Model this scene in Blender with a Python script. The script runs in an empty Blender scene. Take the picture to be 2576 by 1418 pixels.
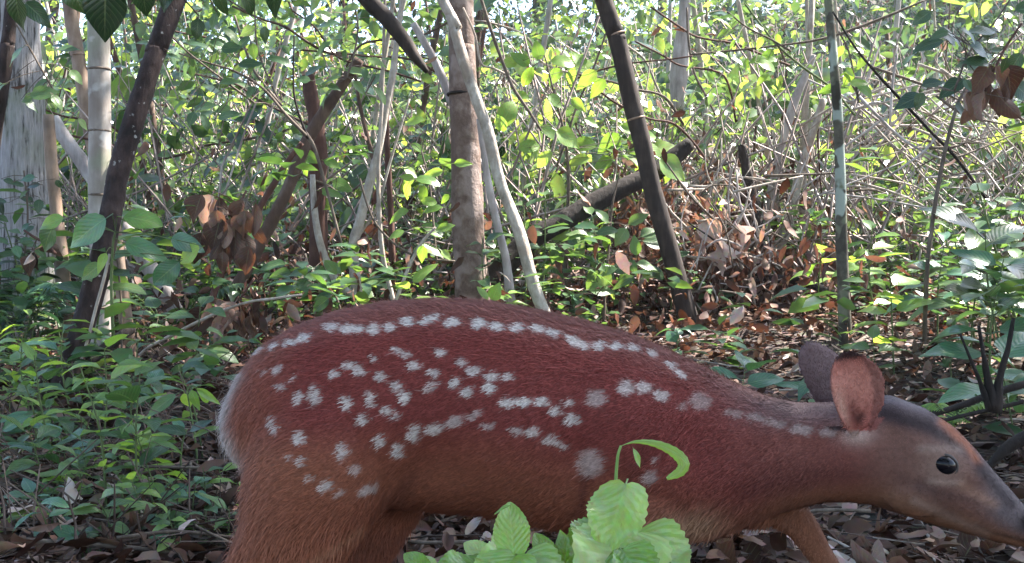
import bpy, bmesh, math, random
import numpy as np
from mathutils import Vector, Matrix

random.seed(7)
RNG = np.random.default_rng(7)
SC = bpy.context.scene
COL = SC.collection
PI = math.pi
FOC, CX, CY = 2762.0, 1288.0, 709.0          # focal length and centre of the 2576-wide picture grid used for measuring
CAMZ = 0.42

# ------------------------------------------------------------------ camera, sky, sun, exposure
cam_d = bpy.data.cameras.new('camera')
cam_d.sensor_width = 36.0
cam_d.lens = FOC / 2576.0 * 36.0
cam_d.clip_start = 0.02
cam_d.clip_end = 1000.0
cam = bpy.data.objects.new('camera', cam_d)
COL.objects.link(cam)
cam.location = (0, 0, CAMZ)
cam.rotation_euler = (PI / 2, 0, 0)
SC.camera = cam

SUN_EL, SUN_AZ = math.radians(52), math.radians(64)      # azimuth from +Y towards +X
world = bpy.data.worlds.new('World')
SC.world = world
world.use_nodes = True
wn = world.node_tree
sky = wn.nodes.new('ShaderNodeTexSky')
sky.sky_type = 'NISHITA'
sky.sun_disc = False
sky.sun_elevation = SUN_EL
sky.sun_rotation = SUN_AZ
wn.nodes['Background'].inputs['Strength'].default_value = 0.11
wn.links.new(sky.outputs[0], wn.nodes['Background'].inputs['Color'])

sun_d = bpy.data.lights.new('sun', 'SUN')
sun_d.energy = 5.0
sun_d.angle = math.radians(0.55)
sun_d.color = (1.0, 0.95, 0.87)
sun = bpy.data.objects.new('sun', sun_d)
COL.objects.link(sun)
TO_SUN = Vector((math.sin(SUN_AZ) * math.cos(SUN_EL), math.cos(SUN_AZ) * math.cos(SUN_EL), math.sin(SUN_EL)))
sun.rotation_euler = TO_SUN.to_track_quat('Z', 'Y').to_euler()
sun.location = (4, 6, 12)

SC.view_settings.view_transform = 'Standard'
SC.view_settings.look = 'None'
SC.view_settings.gamma = 1.0
SC.view_settings.exposure = 2.74
SC.view_settings.use_curve_mapping = False
SC.render.engine = 'CYCLES'
cy = SC.cycles
cy.max_bounces = 6
cy.diffuse_bounces = 3
cy.glossy_bounces = 2
cy.transmission_bounces = 3
cy.use_denoising = True
cy.sample_clamp_indirect = 6.0
cy.caustics_reflective = False
cy.caustics_refractive = False


# ------------------------------------------------------------------ helpers
def at(vx, vy, d):
    return Vector(((vx - CX) / FOC * d, d, CAMZ - (vy - CY) / FOC * d))


def gz(x, y):
    x = np.asarray(x, float)
    y = np.asarray(y, float)
    z = 0.08 * (np.clip(y, -8, 40) - 1.05)
    u = np.clip(y - 5.0, 0, 12)
    ramp = np.where(u < 3, u * u / 6, u - 1.5)
    z = z + 0.235 * (1 + 0.085 * np.clip(x, -7, 7)) * ramp
    z = z + 0.018 * np.sin(2.1 * x + 1.3 * y) + 0.014 * np.sin(3.7 * x - 2.9 * y + 1.1) + 0.01 * np.sin(7.3 * x + 5.1 * y)
    return z


def gzf(x, y):
    return float(gz(x, y))


def tag(o, label=None, cat=None, group=None, kind=None):
    if label: o['label'] = label
    if cat: o['category'] = cat
    if group: o['group'] = group
    if kind: o['kind'] = kind
    return o


def empty(name, loc):
    o = bpy.data.objects.new(name, None)
    o.location = loc
    o.empty_display_size = 0.05
    COL.objects.link(o)
    return o


def link(name, me, parent=None, loc=None):
    o = bpy.data.objects.new(name, me)
    if loc is not None: o.location = loc
    if parent is not None: o.parent = parent
    COL.objects.link(o)
    return o


def mesh_np(name, verts, faces_flat, loop_start, loop_total, mat, uv=None, attrs=None, smooth=True):
    me = bpy.data.meshes.new(name)
    nv, nl, nf = len(verts), len(faces_flat), len(loop_start)
    me.vertices.add(nv)
    me.vertices.foreach_set('co', np.asarray(verts, np.float32).ravel())
    me.loops.add(nl)
    me.loops.foreach_set('vertex_index', np.asarray(faces_flat, np.int32))
    me.polygons.add(nf)
    me.polygons.foreach_set('loop_start', np.asarray(loop_start, np.int32))
    me.polygons.foreach_set('loop_total', np.asarray(loop_total, np.int32))
    if smooth:
        me.polygons.foreach_set('use_smooth', np.ones(nf, bool))
    if uv is not None:
        l = me.uv_layers.new(name='UVMap')
        l.data.foreach_set('uv', np.asarray(uv, np.float32).ravel())
    if attrs:
        for k, v in attrs.items():
            v = np.asarray(v, np.float32)
            if v.ndim == 1:
                a = me.attributes.new(k, 'FLOAT', 'POINT')
                a.data.foreach_set('value', v)
            else:
                a = me.attributes.new(k, 'FLOAT_COLOR', 'POINT')
                a.data.foreach_set('color', v.ravel())
    me.update(calc_edges=True)
    me.materials.append(mat)
    return me


def catmull(pts, n=6):
    pts = [Vector(p) for p in pts]
    if len(pts) < 3:
        a, b = pts
        return [a.lerp(b, i / n) for i in range(n + 1)]
    P = [pts[0] * 2 - pts[1]] + pts + [pts[-1] * 2 - pts[-2]]
    out = []
    for i in range(1, len(P) - 2):
        p0, p1, p2, p3 = P[i - 1:i + 3]
        for k in range(n):
            t = k / n
            out.append(0.5 * ((2 * p1) + (p2 - p0) * t + (2 * p0 - 5 * p1 + 4 * p2 - p3) * t * t + (3 * p1 - p0 - 3 * p2 + p3) * t ** 3))
    out.append(pts[-1])
    return out


def tube_mesh(name, pts, radii, mat, sides=10, seg=5, origin=(0, 0, 0), rough=0.0, oval=1.0, caps=True, smooth_path=True, seed=0, knots=0.0):
    """A tapered tube along pts (world), vertices stored relative to origin."""
    rnd = np.random.default_rng(seed + 11)
    n_in = len(pts)
    path = catmull(pts, seg) if smooth_path else [Vector(p) for p in pts]
    m = len(path)
    rr = np.interp(np.linspace(0, n_in - 1, m), np.arange(n_in), np.asarray(radii, float) if len(np.atleast_1d(radii)) == n_in else np.linspace(radii[0], radii[-1], n_in))
    vs, uvl = [], []
    ref = Vector((0, -1, 0.02))
    O = Vector(origin)
    length = 0
    ph = rnd.uniform(0, 6.28, 4)
    for i, p in enumerate(path):
        a = path[max(i - 1, 0)]
        b = path[min(i + 1, m - 1)]
        t = (b - a).normalized()
        if i: length += (p - path[i - 1]).length
        n1 = (ref - t * ref.dot(t))
        if n1.length < 1e-4: n1 = Vector((1, 0, 0)) - t * t.x
        n1.normalize()
        n2 = t.cross(n1)
        for k in range(sides):
            an = 2 * PI * k / sides
            r = rr[i] * (1 + rough * (0.5 * math.sin(3 * an + ph[0] + length * 9) + 0.5 * math.sin(2 * an + ph[1] - length * 17) + rnd.normal() * 0.35)
                         + knots * max(0, math.sin(length * 23 + ph[2])) ** 6)
            q = p + n1 * (math.cos(an) * r) + n2 * (math.sin(an) * r * oval) - O
            vs.append(q)
            uvl.append((k / sides, length))
    faces = []
    for i in range(m - 1):
        for k in range(sides):
            k2 = (k + 1) % sides
            faces.append((i * sides + k, i * sides + k2, (i + 1) * sides + k2, (i + 1) * sides + k))
    if caps:
        faces.append(tuple(range(sides))[::-1])
        faces.append(tuple((m - 1) * sides + k for k in range(sides)))
    me = bpy.data.meshes.new(name)
    me.from_pydata([tuple(v) for v in vs], [], faces)
    me.polygons.foreach_set('use_smooth', np.ones(len(faces), bool))
    me.materials.append(mat)
    me.update()
    return me


# ------------------------------------------------------------------ materials
def new_mat(name):
    m = bpy.data.materials.new(name)
    m.use_nodes = True
    nt = m.node_tree
    for n in list(nt.nodes): nt.nodes.remove(n)
    out = nt.nodes.new('ShaderNodeOutputMaterial')
    return m, nt, out


def N(nt, t, **kw):
    n = nt.nodes.new(t)
    for k, v in kw.items():
        if k in n.inputs.keys(): n.inputs[k].default_value = v
        else: setattr(n, k, v)
    return n


def ramp(nt, stops, interp='LINEAR'):
    r = nt.nodes.new('ShaderNodeValToRGB')
    r.color_ramp.interpolation = interp
    e = r.color_ramp.elements
    while len(e) < len(stops): e.new(0.5)
    for i, (p, c) in enumerate(stops):
        e[i].position = p
        e[i].color = (*c, 1) if len(c) == 3 else c
    return r


def mathn(nt, op, a, b=None):
    n = nt.nodes.new('ShaderNodeMath')
    n.operation = op
    for i, v in enumerate((a, b)):
        if v is None: continue
        if isinstance(v, (int, float)): n.inputs[i].default_value = v
        else: nt.links.new(v, n.inputs[i])
    return n.outputs[0]


def mixc(nt, fac, a, b, mode='MIX'):
    n = nt.nodes.new('ShaderNodeMix')
    n.data_type = 'RGBA'
    n.blend_type = mode
    for s, v in ((n.inputs[0], fac), (n.inputs[6], a), (n.inputs[7], b)):
        if isinstance(v, (int, float)): s.default_value = v
        elif isinstance(v, tuple): s.default_value = (*v, 1) if len(v) == 3 else v
        else: nt.links.new(v, s)
    return n.outputs[2]


def leaf_material(name, stops, trans=0.42, rough=0.33, vein_amt=0.22, trans_gain=(2.0, 1.85, 0.75), attr=False, veins=True, spots=0.25, spec=0.5, spot_col=(0.10, 0.075, 0.03)):
    m, nt, out = new_mat(name)
    if attr:
        src = N(nt, 'ShaderNodeAttribute', attribute_name='tint').outputs['Fac']
    else:
        src = N(nt, 'ShaderNodeObjectInfo').outputs['Random']
    rp = ramp(nt, stops)
    nt.links.new(src, rp.inputs[0])
    col = rp.outputs[0]
    tc = N(nt, 'ShaderNodeTexCoord')
    if veins:
        sx = N(nt, 'ShaderNodeSeparateXYZ')
        nt.links.new(tc.outputs['UV'], sx.inputs[0])
        du = mathn(nt, 'ABSOLUTE', mathn(nt, 'SUBTRACT', sx.outputs[0], 0.5))
        mid = mathn(nt, 'LESS_THAN', du, 0.022)
        q = mathn(nt, 'SUBTRACT', mathn(nt, 'MULTIPLY', sx.outputs[1], 9.0), mathn(nt, 'MULTIPLY', du, 6.0))
        fr = mathn(nt, 'PINGPONG', q, 0.5)
        side = mathn(nt, 'MULTIPLY', mathn(nt, 'LESS_THAN', fr, 0.07), 0.55)
        vein = mathn(nt, 'MAXIMUM', mid, side)
        col = mixc(nt, mathn(nt, 'MULTIPLY', vein, vein_amt), col, mixc(nt, 0.55, col, (0.5, 0.55, 0.30)))
        bm = N(nt, 'ShaderNodeBump', Strength=0.25, Distance=0.003)
        nt.links.new(fr, bm.inputs['Height'])
    nz = N(nt, 'ShaderNodeTexNoise', Scale=60.0 if attr else 9.0, Detail=3.0)
    nt.links.new(tc.outputs['Object' if attr else 'UV'], nz.inputs['Vector'])
    col = mixc(nt, mathn(nt, 'MULTIPLY', mathn(nt, 'GREATER_THAN', nz.outputs[0], 0.67), spots), col, spot_col)
    col = mixc(nt, 0.35, col, mixc(nt, 1.0, col, nz.outputs[1], 'OVERLAY'))
    p = N(nt, 'ShaderNodeBsdfPrincipled', Roughness=rough)
    p.inputs['Specular IOR Level'].default_value = spec
    nt.links.new(col, p.inputs['Base Color'])
    if veins: nt.links.new(bm.outputs[0], p.inputs['Normal'])
    tr = N(nt, 'ShaderNodeBsdfTranslucent')
    nt.links.new(mixc(nt, 1.0, col, (*trans_gain, 1), 'MULTIPLY'), tr.inputs[0])
    mx = N(nt, 'ShaderNodeMixShader')
    mx.inputs[0].default_value = trans
    nt.links.new(p.outputs[0], mx.inputs[1])
    nt.links.new(tr.outputs[0], mx.inputs[2])
    nt.links.new(mx.outputs[0], out.inputs[0])
    return m


def bark(name, dark, mid, light, scale=14.0, stretch=0.18, contrast=(0.3, 0.5, 0.7), patch=None, bump=0.6, rough=0.85, streak=0.5, dist=0.006):
    m, nt, out = new_mat(name)
    tc = N(nt, 'ShaderNodeTexCoord')
    mp = N(nt, 'ShaderNodeMapping')
    mp.inputs['Scale'].default_value = (1, 1, stretch)
    nt.links.new(tc.outputs['Object'], mp.inputs[0])
    n1 = N(nt, 'ShaderNodeTexNoise', Scale=scale * 4, Detail=5.0, Roughness=0.65)
    nt.links.new(mp.outputs[0], n1.inputs['Vector'])
    n2 = N(nt, 'ShaderNodeTexNoise', Scale=scale, Detail=4.0)
    nt.links.new(tc.outputs['Object'], n2.inputs['Vector'])
    h = mathn(nt, 'ADD', mathn(nt, 'MULTIPLY', n1.outputs[0], streak), mathn(nt, 'MULTIPLY', n2.outputs[0], 1 - streak))
    rp = ramp(nt, [(contrast[0], dark), (contrast[1], mid), (contrast[2], light)])
    nt.links.new(h, rp.inputs[0])
    col = rp.outputs[0]
    if patch:
        for (pc, ps, lo, soft, seed) in patch:
            n3 = N(nt, 'ShaderNodeTexNoise', Scale=ps, Detail=3.0)
            mp2 = N(nt, 'ShaderNodeMapping')
            mp2.inputs['Location'].default_value = (seed * 3.1, seed * 1.7, seed)
            nt.links.new(tc.outputs['Object'], mp2.inputs[0])
            nt.links.new(mp2.outputs[0], n3.inputs['Vector'])
            r3 = ramp(nt, [(lo, (0, 0, 0)), (lo + soft, (1, 1, 1))])
            nt.links.new(n3.outputs[0], r3.inputs[0])
            col = mixc(nt, r3.outputs[0], col, mixc(nt, 0.35, pc, rp.outputs[0]))
    p = N(nt, 'ShaderNodeBsdfPrincipled', Roughness=rough)
    p.inputs['Specular IOR Level'].default_value = 0.25
    bm = N(nt, 'ShaderNodeBump', Strength=bump, Distance=dist)
    nt.links.new(h, bm.inputs['Height'])
    nt.links.new(col, p.inputs['Base Color'])
    nt.links.new(bm.outputs[0], p.inputs['Normal'])
    nt.links.new(p.outputs[0], out.inputs[0])
    return m


GREEN_MID = [(0.0, (0.032, 0.072, 0.034)), (0.35, (0.052, 0.105, 0.044)), (0.7, (0.085, 0.15, 0.056)), (1.0, (0.135, 0.205, 0.078))]
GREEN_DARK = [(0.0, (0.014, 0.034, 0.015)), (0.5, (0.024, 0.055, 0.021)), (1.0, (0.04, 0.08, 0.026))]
GREEN_BRIGHT = [(0.0, (0.10, 0.19, 0.045)), (0.5, (0.155, 0.26, 0.06)), (1.0, (0.23, 0.33, 0.09))]
GREEN_BLUE = [(0.0, (0.03, 0.085, 0.05)), (0.5, (0.05, 0.125, 0.07)), (1.0, (0.08, 0.17, 0.085))]
BROWNS = [(0.0, (0.022, 0.011, 0.008)), (0.3, (0.07, 0.036, 0.025)), (0.55, (0.14, 0.082, 0.060)), (0.8, (0.27, 0.185, 0.15)), (1.0, (0.48, 0.385, 0.34))]
RUSTS = [(0.0, (0.035, 0.019, 0.015)), (0.4, (0.098, 0.055, 0.042)), (0.75, (0.20, 0.128, 0.10)), (1.0, (0.45, 0.36, 0.32))]
M = {}
M['leaf_mid'] = leaf_material('leaf_mid', GREEN_MID)
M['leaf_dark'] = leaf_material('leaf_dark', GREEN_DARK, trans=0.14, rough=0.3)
M['leaf_bright'] = leaf_material('leaf_bright', GREEN_BRIGHT, trans=0.5)
M['leaf_blue'] = leaf_material('leaf_blue', GREEN_BLUE, trans=0.28, rough=0.28)
M['leaf_front'] = leaf_material('leaf_front', [(0.0, (0.12, 0.22, 0.035)), (0.5, (0.22, 0.34, 0.085)), (1.0, (0.36, 0.45, 0.18))], trans=0.4, rough=0.26, spots=0.25, vein_amt=0.16, spec=0.8)
M['leaf_dry'] = leaf_material('leaf_dry', BROWNS, trans=0.12, rough=0.6, trans_gain=(1.2, 1.0, 0.8), spots=0.4, spec=0.1, spot_col=(0.05, 0.03, 0.025))
M['leaf_pale'] = leaf_material('leaf_pale', [(0.0, (0.42, 0.33, 0.31)), (1.0, (0.62, 0.53, 0.51))], trans=0.2, rough=0.5, trans_gain=(1.1, 0.9, 0.8), spots=0.3, spec=0.3, spot_col=(0.15, 0.09, 0.07))
M['leaf_rust'] = leaf_material('leaf_rust', RUSTS, trans=0.2, rough=0.6, trans_gain=(1.4, 0.9, 0.6), spots=0.4, spec=0.1, spot_col=(0.05, 0.03, 0.025))
M['mass_green'] = leaf_material('mass_green', [(0.0, (0.020, 0.042, 0.024)), (0.3, (0.045, 0.085, 0.046)), (0.6, (0.09, 0.145, 0.07)), (0.85, (0.17, 0.25, 0.085)), (1.0, (0.27, 0.36, 0.12))], attr=True, veins=False, spots=0.15, trans=0.42, rough=0.24, spec=0.9)  # wide tint range puts sun contrast into the leaf colour
M['mass_cover'] = leaf_material('mass_cover', GREEN_MID, attr=True, veins=False, spots=0.15, trans=0.4)
M['mass_dry'] = leaf_material('mass_dry', BROWNS, attr=True, veins=False, trans=0.1, rough=0.62, trans_gain=(1.2, 1.0, 0.8), spots=0.35, spec=0.1, spot_col=(0.045, 0.03, 0.025))
M['mass_rust'] = leaf_material('mass_rust', RUSTS, attr=True, veins=False, trans=0.2, rough=0.62, trans_gain=(1.4, 0.9, 0.6), spots=0.35, spec=0.1, spot_col=(0.045, 0.03, 0.025))
M['crown'] = leaf_material('crown', GREEN_MID, attr=True, veins=False, spots=0.1, trans=0.42)
M['stem_green'] = bark('stem_green', (0.05, 0.07, 0.03), (0.09, 0.12, 0.045), (0.14, 0.16, 0.07), scale=30)
M['stem_brown'] = bark('stem_brown', (0.05, 0.035, 0.028), (0.10, 0.075, 0.058), (0.19, 0.15, 0.12), scale=30)
M['stem_pale'] = bark('stem_pale', (0.16, 0.12, 0.10), (0.30, 0.25, 0.21), (0.46, 0.41, 0.37), scale=26)
M['stem_front'] = bark('stem_front', (0.10, 0.17, 0.04), (0.16, 0.25, 0.07), (0.22, 0.30, 0.10), scale=30, bump=0.2)
M['bark_fissured'] = bark('bark_fissured', (0.05, 0.042, 0.04), (0.27, 0.25, 0.25), (0.42, 0.395, 0.40), scale=22, stretch=0.09, contrast=(0.38, 0.46, 0.66), bump=1.0, streak=0.92, dist=0.03, patch=[((0.16, 0.2, 0.1), 3.0, 0.58, 0.12, 1)])
M['bamboo_pale'] = bark('bamboo_pale', (0.15, 0.12, 0.105), (0.26, 0.225, 0.20), (0.38, 0.345, 0.32), scale=12, stretch=0.3, bump=0.35, rough=0.6, patch=[((0.15, 0.11, 0.09), 7.0, 0.5, 0.14, 2), ((0.15, 0.165, 0.105), 5.0, 0.56, 0.1, 5), ((0.42, 0.40, 0.38), 16.0, 0.6, 0.08, 7)])
M['bamboo_tan'] = bark('bamboo_tan', (0.10, 0.062, 0.042), (0.21, 0.14, 0.10), (0.32, 0.235, 0.18), scale=12, stretch=0.25, bump=0.3, rough=0.6, patch=[((0.10, 0.08, 0.065), 8.0, 0.55, 0.1, 2)])
M['bark_dark'] = bark('bark_dark', (0.008, 0.005, 0.004), (0.025, 0.014, 0.012), (0.066, 0.042, 0.036), scale=16, stretch=0.4, contrast=(0.35, 0.5, 0.68), bump=0.9, dist=0.012, patch=[((0.36, 0.34, 0.32), 55.0, 0.68, 0.05, 3), ((0.11, 0.13, 0.06), 5.0, 0.6, 0.15, 4)])
M['bark_brown'] = bark('bark_brown', (0.035, 0.02, 0.016), (0.085, 0.052, 0.039), (0.17, 0.12, 0.092), scale=12, stretch=0.2, bump=0.8)
M['bark_redbrown'] = bark('bark_redbrown', (0.028, 0.013, 0.010), (0.075, 0.035, 0.026), (0.15, 0.08, 0.062), scale=12, stretch=0.15, bump=0.8)
M['bark_cream'] = bark('bark_cream', (0.15, 0.12, 0.10), (0.33, 0.285, 0.245), (0.52, 0.475, 0.43), scale=16, stretch=0.5, bump=0.9, dist=0.01, patch=[((0.24, 0.18, 0.14), 9.0, 0.55, 0.08, 6), ((0.25, 0.27, 0.2), 5.0, 0.62, 0.1, 8)])
M['bark_centre'] = bark('bark_centre', (0.075, 0.048, 0.038), (0.15, 0.102, 0.082), (0.25, 0.19, 0.165), scale=22, stretch=0.7, bump=1.0, dist=0.01, patch=[((0.30, 0.235, 0.21), 7.0, 0.53, 0.06, 1), ((0.115, 0.075, 0.058), 6.0, 0.55, 0.06, 7), ((0.15, 0.17, 0.12), 5.0, 0.63, 0.08, 9)])
M['bark_pole'] = bark('bark_pole', (0.009, 0.006, 0.0055), (0.026, 0.018, 0.015), (0.065, 0.047, 0.039), scale=14, stretch=0.15, bump=0.6)
M['bark_lichen'] = bark('bark_lichen', (0.035, 0.03, 0.024), (0.075, 0.067, 0.05), (0.14, 0.125, 0.095), scale=20, stretch=0.7, bump=0.4, patch=[((0.36, 0.41, 0.36), 6.5, 0.50, 0.02, 2), ((0.16, 0.17, 0.11), 11.0, 0.56, 0.04, 4), ((0.03, 0.025, 0.02), 8.0, 0.60, 0.02, 3)])
M['wood_grey'] = bark('wood_grey', (0.14, 0.115, 0.11), (0.31, 0.27, 0.26), (0.48, 0.44, 0.43), scale=12, stretch=0.12, bump=0.6)
M['wood_dark'] = bark('wood_dark', (0.006, 0.004, 0.0035), (0.015, 0.010, 0.008), (0.04, 0.026, 0.021), scale=12, stretch=0.3, bump=0.9, dist=0.012)
M['floor_stick'] = bark('floor_stick', (0.03, 0.02, 0.016), (0.095, 0.066, 0.053), (0.26, 0.205, 0.175), scale=3, stretch=0.5, contrast=(0.35, 0.52, 0.7))
M['mass_stick'] = bark('mass_stick', (0.10, 0.075, 0.07), (0.26, 0.205, 0.19), (0.46, 0.40, 0.385), scale=3, stretch=0.5, contrast=(0.35, 0.5, 0.65))


def soil_material():
    m, nt, out = new_mat('soil')
    tc = N(nt, 'ShaderNodeTexCoord')
    n1 = N(nt, 'ShaderNodeTexNoise', Scale=18.0, Detail=8.0, Roughness=0.7)
    nt.links.new(tc.outputs['Object'], n1.inputs['Vector'])
    v = N(nt, 'ShaderNodeTexVoronoi', Scale=26.0)
    nt.links.new(tc.outputs['Object'], v.inputs['Vector'])
    rp = ramp(nt, [(0.3, (0.02, 0.013, 0.01)), (0.5, (0.055, 0.036, 0.028)), (0.7, (0.12, 0.085, 0.066))])
    nt.links.new(n1.outputs[0], rp.inputs[0])
    col = mixc(nt, 0.3, rp.outputs[0], mixc(nt, 1.0, rp.outputs[0], v.outputs['Color'], 'OVERLAY'))
    p = N(nt, 'ShaderNodeBsdfPrincipled', Roughness=0.9)
    bm = N(nt, 'ShaderNodeBump', Strength=0.9, Distance=0.02)
    nt.links.new(n1.outputs[0], bm.inputs['Height'])
    nt.links.new(col, p.inputs['Base Color'])
    nt.links.new(bm.outputs[0], p.inputs['Normal'])
    nt.links.new(p.outputs[0], out.inputs[0])
    return m


M['soil'] = soil_material()

# ------------------------------------------------------------------ the ground
xs = np.concatenate([np.linspace(-160, -12, 22)[:-1], np.linspace(-12, 12, 121), np.linspace(12, 160, 22)[1:]])
ys = np.concatenate([np.linspace(-60, -1, 14)[:-1], np.linspace(-1, 20, 141), np.linspace(20, 260, 24)[1:]])
GX, GY = np.meshgrid(xs, ys)
GZ = gz(GX, GY)
nx, ny = len(xs), len(ys)
idx = np.arange(nx * ny).reshape(ny, nx)
quads = np.stack([idx[:-1, :-1], idx[:-1, 1:], idx[1:, 1:], idx[1:, :-1]], -1).reshape(-1, 4)
gm = mesh_np('ground', np.stack([GX, GY, GZ], -1).reshape(-1, 3), quads.ravel(), np.arange(len(quads)) * 4, np.full(len(quads), 4), M['soil'])
ground = link('ground', gm)
tag(ground, 'dark brown forest floor rising into a wooded slope', 'ground', kind='structure')


# ------------------------------------------------------------------ leaves
def prof(t, a, b):
    pk = a / (a + b)
    return (t ** a) * ((1 - t) ** b) / ((pk ** a) * ((1 - pk) ** b))


SHAPES = {'ellip': (0.75, 0.8), 'ovate': (0.6, 1.15), 'lance': (0.85, 1.25), 'heart': (0.38, 0.95)}


def leaf_mesh(name, mat, shape='ovate', width=0.45, fold=0.25, droop=0.25, wave=0.03, curl=0.0, teeth=0, petiole=0.12, nseg=8, across=2, seed=0):
    """A unit leaf: base at the origin, tip along +Y, upper face +Z; petiole runs back from the blade."""
    rnd = random.Random(seed)
    a, b = SHAPES[shape]
    vs, fs, uv = [], [], []
    ph = rnd.uniform(0, 6)
    nn = 2 * across + 1

    def spine(t):
        ang = droop * t * 1.6
        y = t if abs(droop) < 1e-3 else math.sin(ang) / (droop * 1.6)
        z = 0 if abs(droop) < 1e-3 else -(1 - math.cos(ang)) / (droop * 1.6)
        return y, z
    for i in range(nseg + 1):
        t = 0.012 + 0.976 * i / nseg
        w = prof(t, a, b) * width / 2
        if teeth and 0 < i < nseg: w *= 1 + (0.035 if i % 2 else -0.03) * rnd.uniform(0.5, 1.5)
        y, z = spine(t)
        for k in range(nn):
            s = (k - across) / across
            x = s * w
            zz = fold * abs(x) + curl * x * x / max(width, 0.01) * 4 + wave * math.sin(9 * t + ph + (2 if s > 0 else 0)) * abs(s)
            vs.append((x * math.cos(curl * abs(s) * 0.4), petiole + y * (1 - petiole), z + zz))
            uv.append((s * 0.5 + 0.5, t))
    for i in range(nseg):
        for k in range(nn - 1):
            fs.append((i * nn + k, i * nn + k + 1, (i + 1) * nn + k + 1, (i + 1) * nn + k))
    if petiole > 0:
        o = len(vs)
        r = 0.012
        for y in (-0.02, petiole + 0.03):
            for (dx, dz) in ((-r, 0), (r, 0), (0, -r * 1.6)):
                vs.append((dx, y, dz - 0.002))
                uv.append((0.5, 0.0))
        fs += [(o, o + 1, o + 4, o + 3), (o + 1, o + 2, o + 5, o + 4), (o + 2, o, o + 3, o + 5)]
    me = bpy.data.meshes.new(name)
    me.from_pydata(vs, [], fs)
    l = me.uv_layers.new(name='UVMap')
    li = np.empty(len(me.loops), np.int32)
    me.loops.foreach_get('vertex_index', li)
    l.data.foreach_set('uv', np.asarray(uv, np.float32)[li].ravel())
    me.polygons.foreach_set('use_smooth', np.ones(len(fs), bool))
    me.materials.append(mat)
    me.update()
    return me


LEAF = {}
for mk in ('leaf_mid', 'leaf_dark', 'leaf_bright', 'leaf_blue', 'leaf_front', 'leaf_dry', 'leaf_rust', 'leaf_pale'):
    L = []
    dry = mk in ('leaf_dry', 'leaf_rust', 'leaf_pale')
    for i in range(6):
        sh = ('ovate', 'ellip', 'lance', 'ovate', 'ellip', 'ovate')[i]
        if dry:
            L.append(leaf_mesh('leaf', M[mk], sh, width=(0.5, 0.42, 0.34, 0.6, 0.5, 0.45)[i], fold=(0.5, -0.4, 0.7, 0.3, -0.6, 0.2)[i], droop=(0.5, -0.4, 0.7, 0.3, -0.7, 0.9)[i] * (0.5 if mk == 'leaf_rust' else 1.0), wave=0.09 if mk != 'leaf_rust' else 0.06, curl=(0.7, -0.8, 1.0, 0.6, 1.1, -0.6)[i] * (1.0 if mk != 'leaf_rust' else 0.35), petiole=0.1, nseg=9, seed=i))
        else:
            L.append(leaf_mesh('leaf', M[mk], sh, width=(0.46, 0.42, 0.3, 0.52, 0.38, 0.42)[i], fold=(0.25, 0.15, 0.35, 0.1, 0.3, 0.2)[i], droop=(0.3, 0.45, 0.5, 0.2, 0.6, 0.15)[i], wave=0.022, petiole=0.12, nseg=7, seed=i))
    LEAF[mk] = L
BIGLEAF = {mk: leaf_mesh('leaf', M[mk], 'ovate', width=0.62, fold=0.12, droop=0.3, wave=0.03, nseg=10, seed=21) for mk in ('leaf_mid', 'leaf_bright', 'leaf_blue', 'leaf_dark')}
ROUNDLEAF = {mk: leaf_mesh('leaf', M[mk], 'ellip', width=0.72, fold=0.1, droop=0.2, wave=0.03, nseg=10, seed=22) for mk in ('leaf_mid', 'leaf_bright', 'leaf_blue', 'leaf_front')}


def frame(base, axis, normal):
    y = Vector(axis).normalized()
    n = Vector(normal)
    x = y.cross(n)
    if x.length < 1e-4: x = y.cross(Vector((0.3, 0.8, 0.5)))
    x.normalize()
    z = x.cross(y)
    m = Matrix((x, y, z)).transposed().to_4x4()
    m.translation = Vector(base)
    return m


def put_leaf(me, parent, base, axis, normal, length, wscale=1.0, name='leaf'):
    o = bpy.data.objects.new(name, me)
    m = frame(base, axis, normal) @ Matrix.Diagonal((length * wscale, length, length, 1))
    if parent is not None:
        o.parent = parent
        m = Matrix.Translation(-parent.location) @ m
    o.matrix_local = m
    COL.objects.link(o)
    return o


# mass leaves: many small blades in one mesh
def _template(st):
    T_ = [(0.0, 0.0)]
    for (t, w) in st: T_ += [(-w, t), (0.0, t), (w, t)]
    T_.append((0.0, 1.0))
    k = len(st)
    F_ = [(0, 2, 1), (0, 3, 2)]
    for i in range(k - 1):
        o = 1 + 3 * i
        F_ += [(o, o + 1, o + 4, o + 3), (o + 1, o + 2, o + 5, o + 4)]
    o = 1 + 3 * (k - 1)
    F_ += [(o, o + 1, o + 3), (o + 1, o + 2, o + 3)]
    return np.array(T_, float), F_


COARSE = _template([(.33, 1), (.68, .82)])
FINE = _template([(.12, .58), (.34, 1), (.6, .9), (.82, .5)])


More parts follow.
